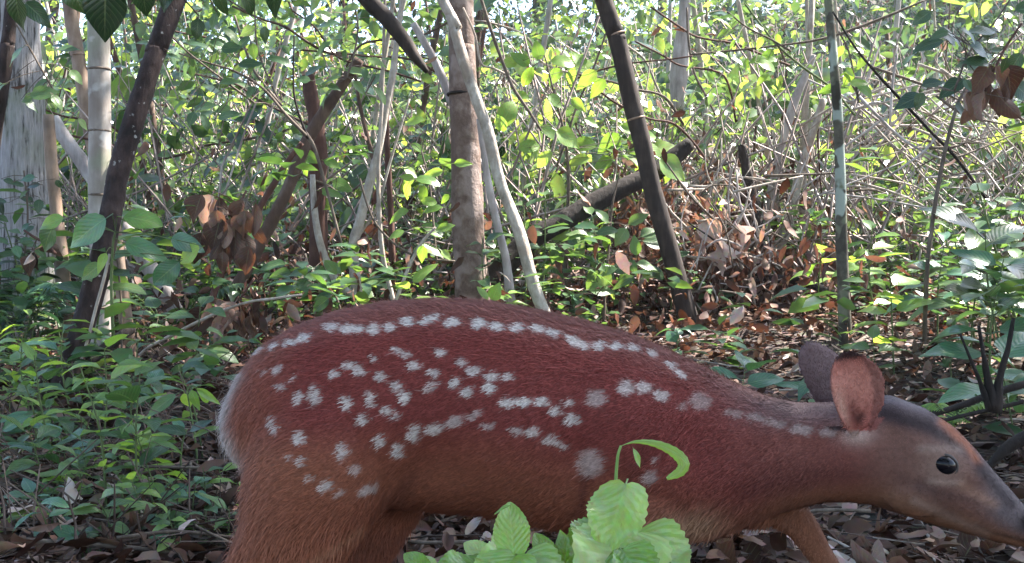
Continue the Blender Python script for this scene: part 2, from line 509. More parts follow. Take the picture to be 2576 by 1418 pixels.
def leaf_mass(name, pos, axis, normal, size, wr, tint, mat, fold=0.25, droop=0.2, fine=False, wave=0.0):
    n = len(pos)
    T_, F_ = FINE if fine else COARSE
    y = axis / np.linalg.norm(axis, axis=1, keepdims=True)
    x = np.cross(y, normal)
    x /= np.linalg.norm(x, axis=1, keepdims=True) + 1e-9
    z = np.cross(x, y)
    fold = np.broadcast_to(fold, n)
    droop = np.broadcast_to(droop, n)
    nv_ = len(T_)
    V = np.empty((n, nv_, 3))
    for i, (s, t) in enumerate(T_):
        wob = RNG.normal(0, wave, n) if wave else 0.0
        V[:, i] = pos + size[:, None] * (x * (s * wr * 0.5)[:, None] + y * t + z * (fold * abs(s) * wr * 0.5 - droop * t * t + wob)[:, None])
    flat = np.array([k for f in F_ for k in f])
    tot = np.array([len(f) for f in F_])
    st = np.concatenate([[0], np.cumsum(tot)[:-1]])
    loops = (np.arange(n)[:, None] * nv_ + flat[None]).ravel()
    starts = (np.arange(n)[:, None] * len(flat) + st[None]).ravel()
    return mesh_np(name, V.reshape(-1, 3), loops, starts, np.tile(tot, n), mat, attrs={'tint': np.repeat(tint, nv_)})


def stick_mass(name, A, B, r, mat, bend=None):
    """Thin three-sided sticks from A to B with a bend in the middle, one mesh."""
    n = len(A)
    d = B - A
    L = np.linalg.norm(d, axis=1, keepdims=True)
    d = d / L
    ref = np.tile([0.3, -1.0, 0.2], (n, 1))
    u = np.cross(d, ref)
    u /= np.linalg.norm(u, axis=1, keepdims=True)
    w = np.cross(d, u)
    mid = (A + B) / 2 + (RNG.normal(size=(n, 3)) * 0.04 * L if bend is None else bend)
    V = np.empty((n, 9, 3))
    for j, (c, sc) in enumerate(((A, 1.0), (mid, 0.85), (B, 0.5))):
        for k in range(3):
            a = 2 * PI * k / 3
            V[:, j * 3 + k] = c + (u * math.cos(a) + w * math.sin(a)) * (r * sc)[:, None]
    F = []
    for j in range(2):
        for k in range(3):
            k2 = (k + 1) % 3
            F.append((j * 3 + k, j * 3 + k2, j * 3 + 3 + k2, j * 3 + 3 + k))
    flat = np.array(F).ravel()
    loops = (np.arange(n)[:, None] * 9 + flat[None]).ravel()
    nf = 6 * n
    return mesh_np(name, V.reshape(-1, 3), loops, np.arange(nf) * 4, np.full(nf, 4), mat)


def unit(n):
    v = RNG.normal(size=(n, 3))
    return v / np.linalg.norm(v, axis=1, keepdims=True)


# ------------------------------------------------------------------ trees, poles and logs
def extend(pts, up_to=None, into_ground=True, dy_up=0.0):
    """World polyline from top to bottom -> carried on to the ground and up out of the frame."""
    pts = [Vector(p) for p in pts]
    if into_ground:
        a, b = pts[-2], pts[-1]
        d = (b - a).normalized()
        for _ in range(60):
            if b.z < gzf(b.x, b.y) - 0.06: break
            b = b + d * 0.03
        pts[-1] = pts[-1].lerp(b, 1.0) if (b - pts[-1]).length < 0.15 else pts[-1]
        if (b - pts[-1]).length > 0.02: pts.append(b)
    if up_to:
        a, b = pts[1], pts[0]
        d = (b - a).normalized()
        k = (up_to - b.z) / max(d.z, 0.2)
        mid = b + d * (k * 0.5)
        top = b + d * k + Vector((0, dy_up, 0))
        pts = [top, mid] + pts
    return pts


def crown_mesh(name, centre, rad, n_clump, per, leaf, origin, seed, flat=0.6, spread=0.3):
    r = np.random.default_rng(seed)
    c = r.normal(size=(n_clump, 3))
    c = c / np.linalg.norm(c, axis=1, keepdims=True) * (r.uniform(0.25, 1, (n_clump, 1)) ** 0.45)
    c = np.asarray(centre) + c * np.array([rad, rad, rad * flat])
    p = np.repeat(c, per, 0) + r.normal(size=(n_clump * per, 3)) * np.array([spread, spread, spread * 0.55])
    n = len(p)
    ax = r.normal(size=(n, 3)) * [1, 1, 0.4] + [0, 0, -0.35]
    nm = r.normal(size=(n, 3)) * 0.5 + [0, 0, 1]
    tint = np.clip(np.repeat(r.uniform(0, 1, n_clump), per) * 0.6 + r.uniform(0, 0.4, n), 0, 1)
    return leaf_mass(name, p - np.asarray(origin), ax, nm, r.uniform(0.7, 1.3, n) * leaf, r.uniform(0.35, 0.55, n), tint, M['crown'])


def tree(name, label, cat, vpts, d, widths, mat, group=None, up=None, crown=None, nodes=None, node_mat=None, rough=0.08, sides=12, ground_it=True, knots=0.0, seed=0, dy_up=0.0, flare=1.0, seg=6):
    """vpts: (x, y) on the measuring grid from top to bottom; widths in the same units; d a depth or a list of depths."""
    ds = d if isinstance(d, (list, tuple)) else [d] * len(vpts)
    pts = [at(x, y, dd) for (x, y), dd in zip(vpts, ds)]
    rad = [w / FOC * dd / 2 for w, dd in zip(widths, ds)]
    n0 = len(pts)
    P = extend(pts, up, ground_it, dy_up)
    top_n = 2 if up else 0
    R = ([rad[0] * 0.6, rad[0] * 0.8] if up else []) + rad
    while len(R) < len(P): R.append(rad[-1] * flare)
    base = P[-1].copy()
    root = empty(name, base)
    me = tube_mesh('trunk', P, R, mat, sides=sides, seg=seg, origin=base, rough=rough, seed=seed, knots=knots)
    link('trunk', me, root)
    for (nxv, nyv, nd, nw) in nodes or []:
        c = at(nxv, nyv, nd)
        r = nw / FOC * nd / 2
        # a raised ring round the stem
        i = min(range(len(pts) - 1), key=lambda k: abs((pts[k].z + pts[k + 1].z) / 2 - c.z))
        t = (pts[i] - pts[i + 1]).normalized()
        path = [c - t * r * 0.10, c - t * r * 0.05, c, c + t * r * 0.06, c + t * r * 0.12]
        link('node_ring', tube_mesh('node_ring', path, [r * 0.98, r * 1.03, r * 1.055, r * 1.03, r * 0.98], node_mat or M['bark_brown'], sides=14, seg=2, origin=base, caps=False), root)
    if crown:
        (cc, rd, ncl, per, lf, sd) = crown
        link('crown', crown_mesh('crown', cc, rd, ncl, per, lf, base, sd), root)
    tag(root, label, cat, group)
    return root


T = tree
big = T('forest_tree', 'thick pale grey tree with deeply fissured bark and ferns at its base', 'tree',
        [(48, 0), (52, 250), (60, 500), (75, 740), (80, 870)], 3.75, [100, 108, 118, 130, 150], M['bark_fissured'], up=4.4, rough=0.06, sides=20, flare=1.15, seed=1,
        crown=((-1.2, 3.6, 5.0), 1.7, 55, 45, 0.13, 1))
T('leaning_tree', 'slender dark tree trunk leaning at the very edge of the clearing beside the fissured tree', 'tree',
  [(30, 0), (18, 120), (4, 230), (-25, 420), (-70, 800)], 3.3, [34, 34, 34, 36, 40], M['bark_dark'], up=3.6, seed=2)
T('bamboo_pole', 'tan jointed bamboo pole leaning in behind the pale upright bamboo', 'bamboo',
  [(172, 0), (190, 110), (212, 240), (238, 380), (262, 520), (290, 760)], 4.6, [32, 34, 36, 37, 38, 40], M['bamboo_tan'], up=4.2, seed=3,
  nodes=[(196, 140, 4.6, 36), (226, 300, 4.6, 38)], node_mat=M['bamboo_tan'])
T('bamboo_pole', 'pale upright bamboo pole with dark joint rings crossed by a dark leaning trunk', 'bamboo',
  [(248, 80), (251, 300), (250, 500), (256, 700), (250, 930)], 3.08, [54, 55, 54, 56, 58], M['bamboo_pale'], up=4.0, rough=0.02, sides=18, seed=4,
  nodes=[(250, 176, 3.08, 56), (250, 331, 3.08, 56), (252, 492, 3.08, 56), (256, 775, 3.08, 58), (252, 892, 3.08, 59)], node_mat=M['stem_brown'])
dark = T('leaning_tree', 'dark red-brown lichen-flecked tree leaning across the pale bamboo', 'tree',
         [(432, 20), (392, 130), (345, 280), (300, 430), (283, 520), (262, 620), (214, 800), (140, 1030)], [2.75, 2.72, 2.69, 2.66, 2.64, 2.62, 2.59, 2.56],
         [50, 52, 52, 54, 56, 54, 58, 62], M['bark_dark'], up=3.4, rough=0.08, sides=16, seed=5, crown=((-0.7, 2.6, 4.4), 1.2, 45, 42, 0.11, 2))
T('wooden_pole', 'short tan pole standing close against the fissured tree', 'pole',
  [(122, 290), (128, 400), (140, 520), (158, 700), (165, 860)], 3.5, [28, 30, 32, 36, 38], M['bamboo_tan'], seed=6)
T('leaning_log', 'mossy grey log leaning down towards the pale upright bamboo', 'log',
  [(132, 300), (165, 350), (205, 405), (262, 490), (330, 600)], 4.1, [34, 36, 37, 38, 40], M['wood_grey'], rough=0.1, seed=7)
T('wooden_pole', 'thin tan pole leaning behind the dark red-brown tree', 'pole',
  [(285, 560), (296, 640), (308, 730), (322, 850), (330, 930)], 3.2, [32, 33, 34, 35, 36], M['bamboo_tan'], seed=8)
T('fallen_branch', 'dark stub branch propped against the foot of the dark leaning tree', 'branch',
  [(332, 826), (300, 850), (255, 884), (205, 920)], [2.85, 2.8, 2.72, 2.6], [26, 27, 29, 30], M['wood_dark'], ground_it=False, rough=0.1, seed=9)
T('leaning_log', 'long brown dead pole leaning diagonally over hanging dry leaves', 'log',
  [(905, 150), (855, 222), (775, 350), (719, 488), (640, 640), (560, 790)], 3.65, [26, 30, 31, 32, 33, 34], M['bark_brown'], rough=0.1, seed=10)
T('leaning_log', 'thin brown pole leaning beside the thicker diagonal dead pole', 'log',
  [(760, 360), (722, 410), (679, 481), (618, 580), (555, 690), (520, 800)], 3.5, [13, 15, 16, 17, 18, 18], M['bark_redbrown'], seed=11)
T('dead_stump', 'splintered brown snag standing behind the diagonal dead pole', 'stump',
  [(775, 190), (782, 240), (795, 310), (800, 480), (806, 760)], 4.0, [30, 38, 42, 44, 46], M['bark_redbrown'], rough=0.18, seed=12)
# white forked tree, its arms and its sprays
wf = T('forked_tree', 'slim white-barked forked tree rising behind the spotted fawn', 'tree',
       [(1010, 20), (998, 110), (985, 200), (972, 268), (958, 350), (945, 405), (926, 476), (905, 560), (892, 604), (889, 664), (903, 775)], 3.8,
       [14, 15, 16, 17, 18, 20, 24, 26, 27, 27, 28], M['bark_cream'], up=3.6, rough=0.05, seed=13, crown=((-1.6, 5.4, 4.7), 1.2, 26, 40, 0.10, 3))


def limb(root, vp, d, w, mat, sides=7, name='branch', rough=0.05, seed=0):
    ds = d if isinstance(d, (list, tuple)) else [d] * len(vp)
    pts = [at(x, y, dd) for (x, y), dd in zip(vp, ds)]
    rad = [ww / FOC * dd / 2 for ww, dd in zip(w, ds)]
    return link(name, tube_mesh(name, pts, rad, mat, sides=sides, seg=5, origin=root.location, rough=rough, seed=seed), root)


limb(wf, [(786, 440), (790, 520), (802, 600), (826, 670), (858, 722), (895, 745)], 3.78, [14, 17, 19, 20, 21, 20], M['bark_cream'])
limb(wf, [(892, 180), (902, 250), (918, 320), (936, 390), (946, 410)], 3.8, [8, 10, 11, 12, 12], M['bark_brown'])
limb(wf, [(1030, 250), (1005, 330), (978, 420), (950, 520), (905, 590)], 3.82, [5, 6, 7, 8, 9], M['bark_cream'])
T('thin_sapling', 'thin pale sapling stem beside the white forked tree', 'sapling',
  [(966, 90), (962, 230), (952, 420), (956, 570), (966, 660), (986, 745)], 3.65, [8, 9, 10, 11, 12, 13], M['stem_pale'], up=2.9, seed=14)
T('wooden_pole', 'straight dark red-brown pole behind the pale sapling stem', 'pole',
  [(972, 290), (975, 400), (982, 520), (986, 640), (988, 780)], 4.1, [13, 15, 16, 17, 18], M['bark_redbrown'], seed=15)
centre = T('forest_tree', 'straight mottled brown tree trunk rising from behind the fawn\'s back', 'tree',
           [(1158, 0), (1163, 130), (1168, 300), (1174, 474), (1182, 640), (1192, 745)], 4.0, [64, 68, 73, 78, 82, 92], M['bark_centre'], up=4.6, rough=0.04, sides=20, seed=16, flare=1.2,
           nodes=[(1160, 238, 4.0, 71)], node_mat=M['wood_dark'], crown=((0.9, 5.6, 5.2), 1.2, 36, 45, 0.12, 4))
T('thin_tree', 'slim pale mottled tree crossing in front of the straight brown trunk', 'tree',
  [(1112, 0), (1133, 40), (1160, 134), (1193, 234), (1227, 330), (1258, 460), (1304, 580), (1340, 709), (1366, 780)], 3.72, [26, 27, 28, 29, 29, 29, 30, 32, 34], M['bark_cream'], up=3.8, seed=17, crown=((0.2, 4.6, 4.4), 1.1, 26, 40, 0.1, 5))
T('thin_tree', 'thin grey-pink stem standing beside the slim pale mottled tree', 'tree',
  [(1204, 300), (1216, 380), (1232, 480), (1252, 570), (1272, 650), (1285, 760)], 3.85, [12, 16, 19, 20, 22, 24], M['wood_grey'], seed=18)
pole = T('wooden_pole', 'tall dark pole leaning between the bright bush and the dry leaf heap', 'pole',
         [(1518, 0), (1552, 100), (1590, 260), (1618, 370), (1642, 480), (1690, 650), (1738, 820)], 4.05, [44, 45, 46, 46, 46, 48, 50], M['bark_pole'], up=4.4, rough=0.03, sides=16, seed=19,
         nodes=[(1551, 88, 4.05, 46), (1600, 300, 4.05, 47)], node_mat=M['bamboo_tan'], crown=((1.5, 6.3, 5.0), 1.2, 36, 45, 0.12, 6))
T('fallen_log', 'thick black-brown log slanting up behind the dark leaning pole', 'log',
  [(1735, 362), (1690, 400), (1640, 438), (1560, 478), (1480, 520), (1400, 566), (1325, 610), (1250, 690)], [4.4, 4.38, 4.35, 4.3, 4.25, 4.2, 4.15, 4.1], [36, 44, 46, 48, 50, 52, 54, 54], M['wood_dark'], rough=0.08, seed=20)
T('broken_pole', 'dark broken pole hanging in at a steep slant with a splintered end', 'pole',
  [(1075, 182), (1042, 140), (1015, 100), (970, 45), (925, 0), (830, -110)], 3.6, [12, 30, 38, 40, 42, 44], M['bark_pole'], ground_it=False, rough=0.06, seed=21)
T('leaning_log', 'pinkish dead stem leaning into the straight brown trunk', 'log',
  [(1040, 60), (1086, 140), (1112, 195), (1138, 262)], 4.15, [18, 21, 22, 22], M['wood_grey'], ground_it=False, seed=22)
hang = T('hanging_snag', 'pale broken snag hanging from above with frayed lower end', 'trunk',
         [(1724, -60), (1722, 20), (1714, 120), (1708, 200), (1703, 275)], 5.2, [26, 30, 38, 46, 34], M['wood_grey'], up=3.0, ground_it=False, rough=0.12, seed=23)
T('sapling', 'tall slim sapling with patchy pale lichen bands beyond the fawn\'s ears', 'sapling',
  [(2084, 0), (2097, 150), (2108, 300), (2114, 450), (2117, 600), (2123, 750), (2128, 900)], 3.45, [22, 23, 25, 27, 30, 32, 34], M['bark_lichen'], up=3.9, rough=0.05, seed=24, crown=((2.5, 3.1, 4.6), 1.2, 50, 45, 0.12, 7))
T('leaning_log', 'pale dead trunk leaning uphill above the white sunlit log', 'log',
  [(2048, 140), (2022, 200), (1995, 268), (1965, 370), (1948, 440), (1925, 540), (1905, 640)], 5.0, [14, 20, 22, 20, 18, 17, 16], M['wood_grey'], seed=25, rough=0.08)
T('leaning_log', 'white sunlit log leaning out of the dry leaf heap', 'log',
  [(2072, 250), (2040, 350), (2012, 440), (1994, 520), (1978, 580), (1940, 660), (1900, 710)], 4.8, [18, 20, 23, 27, 28, 22, 20], M['bark_cream'], seed=26, rough=0.08)
T('dead_stump', 'short dark broken post standing in the dry leaf heap', 'stump',
  [(1866, 365), (1876, 420), (1890, 490), (1904, 560), (1916, 605), (1922, 760)], 4.75, [22, 25, 28, 31, 33, 34], M['bark_pole'], seed=27, rough=0.1)
T('fallen_branch', 'gnarled dark branch lying at the foot of the dry leaf heap', 'branch',
  [(1880, 690), (1940, 700), (2012, 708), (2080, 735), (2150, 772), (2200, 800)], [4.3, 4.25, 4.2, 4.1, 4.0, 3.95], [20, 22, 20, 18, 17, 14], M['wood_dark'], ground_it=False, seed=28, rough=0.2)
T('fallen_branch', 'brown fallen branch on the litter behind the fawn\'s ears', 'branch',
  [(2290, 800), (2240, 822), (2193, 842), (2150, 868), (2095, 905)], [3.6, 3.5, 3.4, 3.25, 3.1], [8, 10, 11, 12, 12], M['stem_brown'], ground_it=False, seed=29)

# two unseen tall trees added beside the clearing so their crowns shade the fawn
for (x, y, h, rr, sd, lab) in ((3.3, 2.4, 4.9, 1.7, 51, 'unseen tall tree past the stick pile, added to shade the fawn'), (3.7, 3.5, 5.2, 1.2, 52, 'second unseen tall tree behind the shiny herb, added to shade the fawn')):
    b = Vector((x, y, gzf(x, y) - 0.1))
    r = empty('added_shade_tree', b)
    link('trunk', tube_mesh('trunk', [b, b + Vector((0.05, 0, h * 0.4)), b + Vector((-0.05, 0.05, h * 0.75)), b + Vector((0, 0, h))], [0.12, 0.1, 0.07, 0.03], M['bark_brown'], sides=12, origin=b, rough=0.05), r)
    link('crown', crown_mesh('crown', (x, y, h), rr, 90, 48, 0.12, b, sd, flat=0.5, spread=0.3), r)
    tag(r, lab, 'tree')

# thin dark branches strung across the clearing
THIN = [
    ('thin dark leaning stem crossing below the reddish dead leaves', [(2095, 30), (2150, 118), (2205, 185), (2263, 248), (2335, 325), (2405, 398), (2480, 500)], 3.4, [5, 6, 7, 8, 8, 8, 8], 'wood_dark'),
    ('long thin green-brown twig slanting behind the lichen sapling', [(1875, 12), (1915, 65), (1958, 117), (2020, 170), (2095, 225), (2150, 290)], 4.2, [5, 5, 6, 6, 6, 6], 'stem_green'),
    ('long arching twig reaching across behind the lichen sapling', [(2330, 0), (2240, 38), (2152, 72), (2070, 98), (1985, 112), (1860, 126), (1735, 138)], 4.0, [5, 7, 8, 7, 6, 5, 5], 'stem_brown'),
    ('thin bare twig bending down beside the hanging broken trunk', [(1728, 20), (1732, 100), (1745, 180), (1775, 240), (1800, 290)], 4.9, [5, 6, 6, 6, 5], 'stem_brown'),
    ('bare dark twig rising from the crossing of the dead poles', [(590, 40), (612, 110), (640, 180), (690, 245), (740, 305), (775, 345), (800, 400), (860, 620)], 3.4, [5, 6, 7, 8, 9, 11, 9, 7], 'stem_brown'),
    ('bare forked twig spreading out from the crossing of the dead poles', [(450, 135), (520, 158), (590, 180), (660, 222), (720, 290), (770, 342)], 3.3, [4, 5, 6, 7, 8, 9], 'stem_brown'),
    ('upright dark twig in front of the splintered brown snag', [(740, 90), (738, 170), (740, 240), (756, 300), (775, 350)], 3.35, [4, 5, 6, 6, 7], 'wood_dark'),
    ('pale arching twig falling over the bright leafy bush', [(1205, -20), (1230, 60), (1262, 150), (1290, 220), (1330, 280), (1362, 330)], 3.7, [8, 9, 9, 9, 8, 6], 'stem_brown'),
    ('crooked pale twig hooked beside the straight brown trunk', [(1165, 20), (1195, 90), (1210, 160), (1240, 172), (1275, 190), (1300, 215)], 3.75, [5, 6, 6, 6, 6, 5], 'stem_pale'),
    ('thin curved vine swinging from the forked tree to the brown trunk', [(905, 450), (925, 520), (950, 570), (1000, 620), (1060, 650), (1145, 658)], 3.6, [5, 5, 6, 6, 6, 5], 'stem_brown'),
    ('thin grey twig leaning between the sapling stem and the brown trunk', [(1096, 572), (1062, 610), (1034, 660), (1010, 720), (990, 770)], 3.5, [6, 8, 9, 10, 10], 'stem_pale'),
    ('pair of straw-coloured cane bent over the litter behind the fawn\'s rump', [(760, 742), (690, 752), (620, 762), (530, 795), (430, 845), (360, 885), (320, 940)], 2.9, [6, 7, 7, 8, 8, 8, 7], 'stem_pale'),
    ('thin cord-like vine hanging along the dark leaning tree', [(276, 640), (262, 700), (240, 780), (222, 850), (205, 905)], 2.5, [7, 8, 8, 8, 7], 'stem_pale'),
    ('thin upright dark twig before the thin tan pole', [(288, 600), (298, 680), (305, 780), (306, 870), (306, 960)], 2.7, [4, 5, 5, 5, 5], 'stem_brown'),
    ('thin dark stem rising through the leafy shrub beside the stick pile', [(2455, 190), (2415, 250), (2386, 345), (2362, 460), (2340, 600), (2330, 720), (2326, 860)], 3.0, [7, 9, 10, 10, 11, 12, 12], 'stem_brown'),
    ('thin bare twig leaning behind the long brown dead pole', [(640, 20), (650, 130), (700, 250), (745, 320)], 3.9, [4, 5, 5, 5], 'stem_brown'),
    ('thin pale twig slanting through the gap behind the bright bush', [(1530, 70), (1490, 180), (1450, 270), (1425, 350), (1400, 420)], 4.5, [5, 6, 6, 6, 6], 'stem_brown'),
    ('short thin twig leaning over the dry leaf heap', [(1730, 560), (1790, 600), (1850, 650), (1900, 690)], 4.2, [4, 5, 6, 6], 'wood_dark'),
]
for i, (lab, vp, d, w, mk) in enumerate(THIN):
    pts = [at(x, y, d) for x, y in vp]
    b = pts[-1]
    nm = 'vine' if 'vine' in lab else ('cane' if 'cane' in lab else 'twig')
    o = link(nm, tube_mesh(nm, pts, [q / FOC * d / 2 for q in w], M[mk], sides=7, seg=5, origin=b, rough=0.06, seed=40 + i), None, b)
    tag(o, lab.replace('pair of straw-coloured cane', 'straw-coloured cane'), 'vine' if nm == 'vine' else 'twig')

# small dark stump with stems beside the fawn's head
st = empty('dead_stump', at(2500, 1010, 1.95))
for k, (vp, w) in enumerate([([(2415, 840), (2440, 900), (2465, 960), (2490, 1030)], [6, 8, 12, 20]), ([(2462, 820), (2476, 900), (2486, 960), (2500, 1030)], [8, 11, 18, 30]),
                             ([(2550, 800), (2535, 880), (2515, 950), (2505, 1040)], [10, 13, 18, 34])]):
    limb(st, vp, 1.95, w, M['wood_dark'], name='stem', rough=0.2, seed=k)
tag(st, 'small dark stump with three bare shoots beyond the fawn\'s head', 'stump')
for k, (vp, d, w, lab) in enumerate([
        ([(2340, 1045), (2420, 1020), (2500, 990), (2600, 960)], 2.1, [14, 16, 18, 18], 'dark rotten stick lying below the small dark stump'),
        ([(2330, 1070), (2430, 1045), (2520, 1025), (2620, 1000)], 1.95, [9, 10, 11, 11], 'thin black stick beside the rotten stick under the dark stump'),
        ([(2470, 1200), (2500, 1160), (2545, 1120), (2620, 1080)], 1.65, [10, 20, 30, 34], 'curled dark bark piece beyond the fawn\'s brow'),
        ([(640, 1235), (590, 1268), (545, 1295), (500, 1310)], 1.75, [26, 30, 30, 24], 'stubby grey-brown log end behind the fawn\'s hind leg'),
        ([(330, 1440), (390, 1405), (430, 1385), (480, 1370)], 1.5, [16, 18, 18, 14], 'weathered grey stick on the litter beside the fawn\'s hind leg'),
        ([(150, 1300), (230, 1272), (330, 1268), (400, 1258)], 1.75, [5, 6, 6, 4], 'thin bent green-brown stick across the dark litter'),
        ([(480, 1290), (560, 1240), (600, 1210), (640, 1180)], 1.8, [5, 7, 8, 7], 'thin crooked root behind the fawn\'s thigh')]):
    pts = [at(x, y, d) for x, y in vp]
    pts = [Vector((p.x, p.y, max(p.z, gzf(p.x, p.y) + 0.008))) for p in pts]
    o = link('fallen_branch', tube_mesh('fallen_branch', pts, [q / FOC * d / 2 for q in w], M['wood_dark' if 'dark' in lab or 'black' in lab else 'stem_brown'], sides=9, seg=5, origin=pts[0], rough=0.12, seed=70 + k), None, pts[0])
    tag(o, lab, 'branch')

# pile of bleached sticks on the slope
for k in range(96):
    vx, vy, d = random.uniform(2130, 2500), random.uniform(215, 520), random.uniform(4.25, 4.9)
    a = random.choice([random.gauss(0.15, 0.25), random.gauss(-0.6, 0.25), random.gauss(0.9, 0.3)])
    L = random.uniform(0.18, 0.5)
    c = at(vx, vy, d)
    dv = Vector((math.cos(a), random.uniform(-0.4, 0.4), math.sin(a))) * L / 2
    r = random.uniform(0.0022, 0.0065)
    mid = c + Vector((random.gauss(0, 0.02), 0, random.gauss(0, 0.02)))
    o = link('dead_stick', tube_mesh('dead_stick', [c - dv, mid, c + dv], [r, r * 0.9, r * 0.6], M[random.choice(['wood_grey', 'stem_pale', 'wood_grey', 'stem_brown'])], sides=6, seg=3, origin=c, seed=k), None, c)
    tag(o, 'bleached dead stick in the tangled stick pile on the slope', 'stick', 'sticks in the pile on the slope')

for k in range(84):
    vx, vy, d = random.gauss(1850, 95), random.uniform(430, 770), random.uniform(4.1, 4.6)
    a = random.choice([random.gauss(1.2, 0.35), random.gauss(2.1, 0.35), random.gauss(0.2, 0.3)])
    L = random.uniform(0.12, 0.42)
    c = at(vx, vy, d)
    dv = Vector((math.cos(a), random.uniform(-0.4, 0.4), math.sin(a))) * L / 2
    r = random.uniform(0.0018, 0.006)
    mid = c + Vector((random.gauss(0, 0.02), 0, random.gauss(0, 0.02)))
    o = link('dead_stick', tube_mesh('dead_stick', [c - dv, mid, c + dv], [r, r * 0.9, r * 0.6], M[random.choice(['wood_grey', 'stem_pale', 'bark_cream', 'stem_brown'])], sides=6, seg=3, origin=c, seed=k), None, c)
    tag(o, 'pale dry stick poking out of the dry leaf heap', 'stick', 'sticks in the dry leaf heap')
for k in range(34):
    d = random.uniform(4.3, 6.2)
    x, y = random.uniform(-60, 2500), random.uniform(-20, 330)
    q, hd_ = [], random.gauss(0.9, 0.7) * random.choice((-1, 1))
    for j in range(6):
        q.append(at(x, y, d + 0.05 * j))
        x += 75 * math.sin(hd_) * random.uniform(0.6, 1.3)
        y += 75 * abs(math.cos(hd_)) * random.uniform(0.5, 1.3) + 6
        hd_ += random.gauss(0, 0.35)
    r = random.uniform(0.003, 0.008)
    o = link('thin_vine', tube_mesh('thin_vine', q, np.linspace(r * 0.7, r, 6), M[random.choice(['stem_brown', 'stem_pale', 'bark_brown', 'bark_redbrown'])], sides=6, seg=4, origin=q[-1], seed=k, rough=0.1), None, q[-1])
    tag(o, 'thin crooked vine stem slanting through the undergrowth', 'vine', 'crooked vine stems')

# thin upright saplings on the slope behind
for k in range(46):
    d = random.uniform(5.0, 9.5)
    x = random.uniform(-0.46, 0.46) * d
    b = Vector((x, d, gzf(x, d) - 0.05))
    h = random.uniform(1.2, 3.4)
    lean = random.gauss(0, 0.18)
    pts = [b, b + Vector((lean * h * 0.4 + random.gauss(0, 0.03), 0, h * 0.5)), b + Vector((lean * h, random.gauss(0, 0.1), h))]
    r = random.uniform(0.008, 0.026)
    o = link('thin_sapling', tube_mesh('thin_sapling', pts, [r, r * 0.85, r * 0.6], M[random.choice(['bark_brown', 'stem_pale', 'wood_grey', 'bark_redbrown', 'bark_cream'])], sides=7, seg=4, origin=b, rough=0.06, seed=k), None, b)
    tag(o, 'thin bare upright sapling stem on the leafy slope', 'sapling', 'thin saplings on the slope')

# trees along the crest
proto_crown = crown_mesh('crown', (0, 0, 4.2), 2.0, 110, 55, 0.17, (0, 0, 0), 31, flat=0.85, spread=0.34)
proto_trunk = tube_mesh('trunk', [(0, 0, -0.2), (0.06, 0, 1.5), (-0.05, 0.05, 3.2), (0.05, 0, 5.0)], [0.11, 0.09, 0.07, 0.03], M['bark_brown'], sides=10)
for k in range(17):
    y = 12.5 + random.uniform(0, 7)
    x = -8.5 + k * 1.08 + random.uniform(-0.5, 0.5)
    r = empty('slope_tree', (x, y, gzf(x, y)))
    r.rotation_euler.z = random.uniform(0, 6.28)
    s = random.uniform(0.55, 0.95)
    r.scale = (s, s, s * random.uniform(0.85, 1.1))
    link('trunk', proto_trunk, r)
    link('crown', proto_crown, r)
    tag(r, 'leafy tree at the top of the wooded slope', 'tree', 'trees at the top of the slope')

for (x, y, sc_, lab) in ((-2.6, -2.2, 0.95, 'unseen leafy tree opposite the bamboo, added to shade the clearing'), (0.3, -3.4, 1.1, 'unseen leafy tree opposite the fawn, added to shade the clearing'), (2.8, -1.9, 0.9, 'unseen leafy tree opposite the stick pile, added to shade the clearing')):  # unseen trees behind the camera, added to dim skylight on the fawn
    r = empty('added_rear_tree', (x, y, gzf(x, y)))
    r.scale = (sc_,) * 3
    r.rotation_euler.z = x
    link('trunk', proto_trunk, r)
    link('crown', proto_crown, r)
    tag(r, lab, 'tree')

# ------------------------------------------------------------------ undergrowth as a mass
def frustum_x(y, m=0.52):
    return RNG.uniform(-1, 1, len(y)) * (y * m + 0.3)


PP, AX, NM, SZ, WR, TI = [], [], [], [], [], []
for (nc, per, hm, smin, smax, wlo, whi, spr, tlo, thi) in ((3300, 18, 0.50, 0.040, 0.085, 0.38, 0.6, 0.13, 0.0, 0.7), (1300, 9, 0.60, 0.10, 0.20, 0.34, 0.5, 0.15, 0.0, 0.8), (620, 14, 0.75, 0.05, 0.11, 0.42, 0.6, 0.12, 0.75, 1.0)):
    cyv = 4.9 + 11.5 * RNG.uniform(0, 1, nc) ** 1.15
    cxv = frustum_x(cyv)
    ch = np.minimum(RNG.exponential(hm, nc), 3.0) * np.where(cxv > 1, 0.8, 1.15)
    cc = np.stack([cxv, cyv, gz(cxv, cyv) + ch], -1)
    p = np.repeat(cc, per, 0) + RNG.normal(size=(nc * per, 3)) * [spr, spr, spr * 0.6]
    n = len(p)
    p[:, 2] = np.maximum(p[:, 2], gz(p[:, 0], p[:, 1]) + 0.02)
    PP.append(p)
    TI.append(np.clip(np.repeat(tlo + (thi - tlo) * RNG.beta(1.5, 1.8, nc), per) + RNG.uniform(-0.05, 0.25, n), 0, 1))
    SZ.append(np.repeat(RNG.uniform(smin, smax, nc), per) * RNG.uniform(0.7, 1.3, n) * (0.85 + 0.03 * p[:, 1]))
    AX.append(RNG.normal(size=(n, 3)) * [1, 1, 0.6] + [0, 0, -0.3])
    NM.append(RNG.normal(size=(n, 3)) * 0.6 + [0, -0.4, 1])
    WR.append(RNG.uniform(wlo, whi, n))
cat_ = np.concatenate
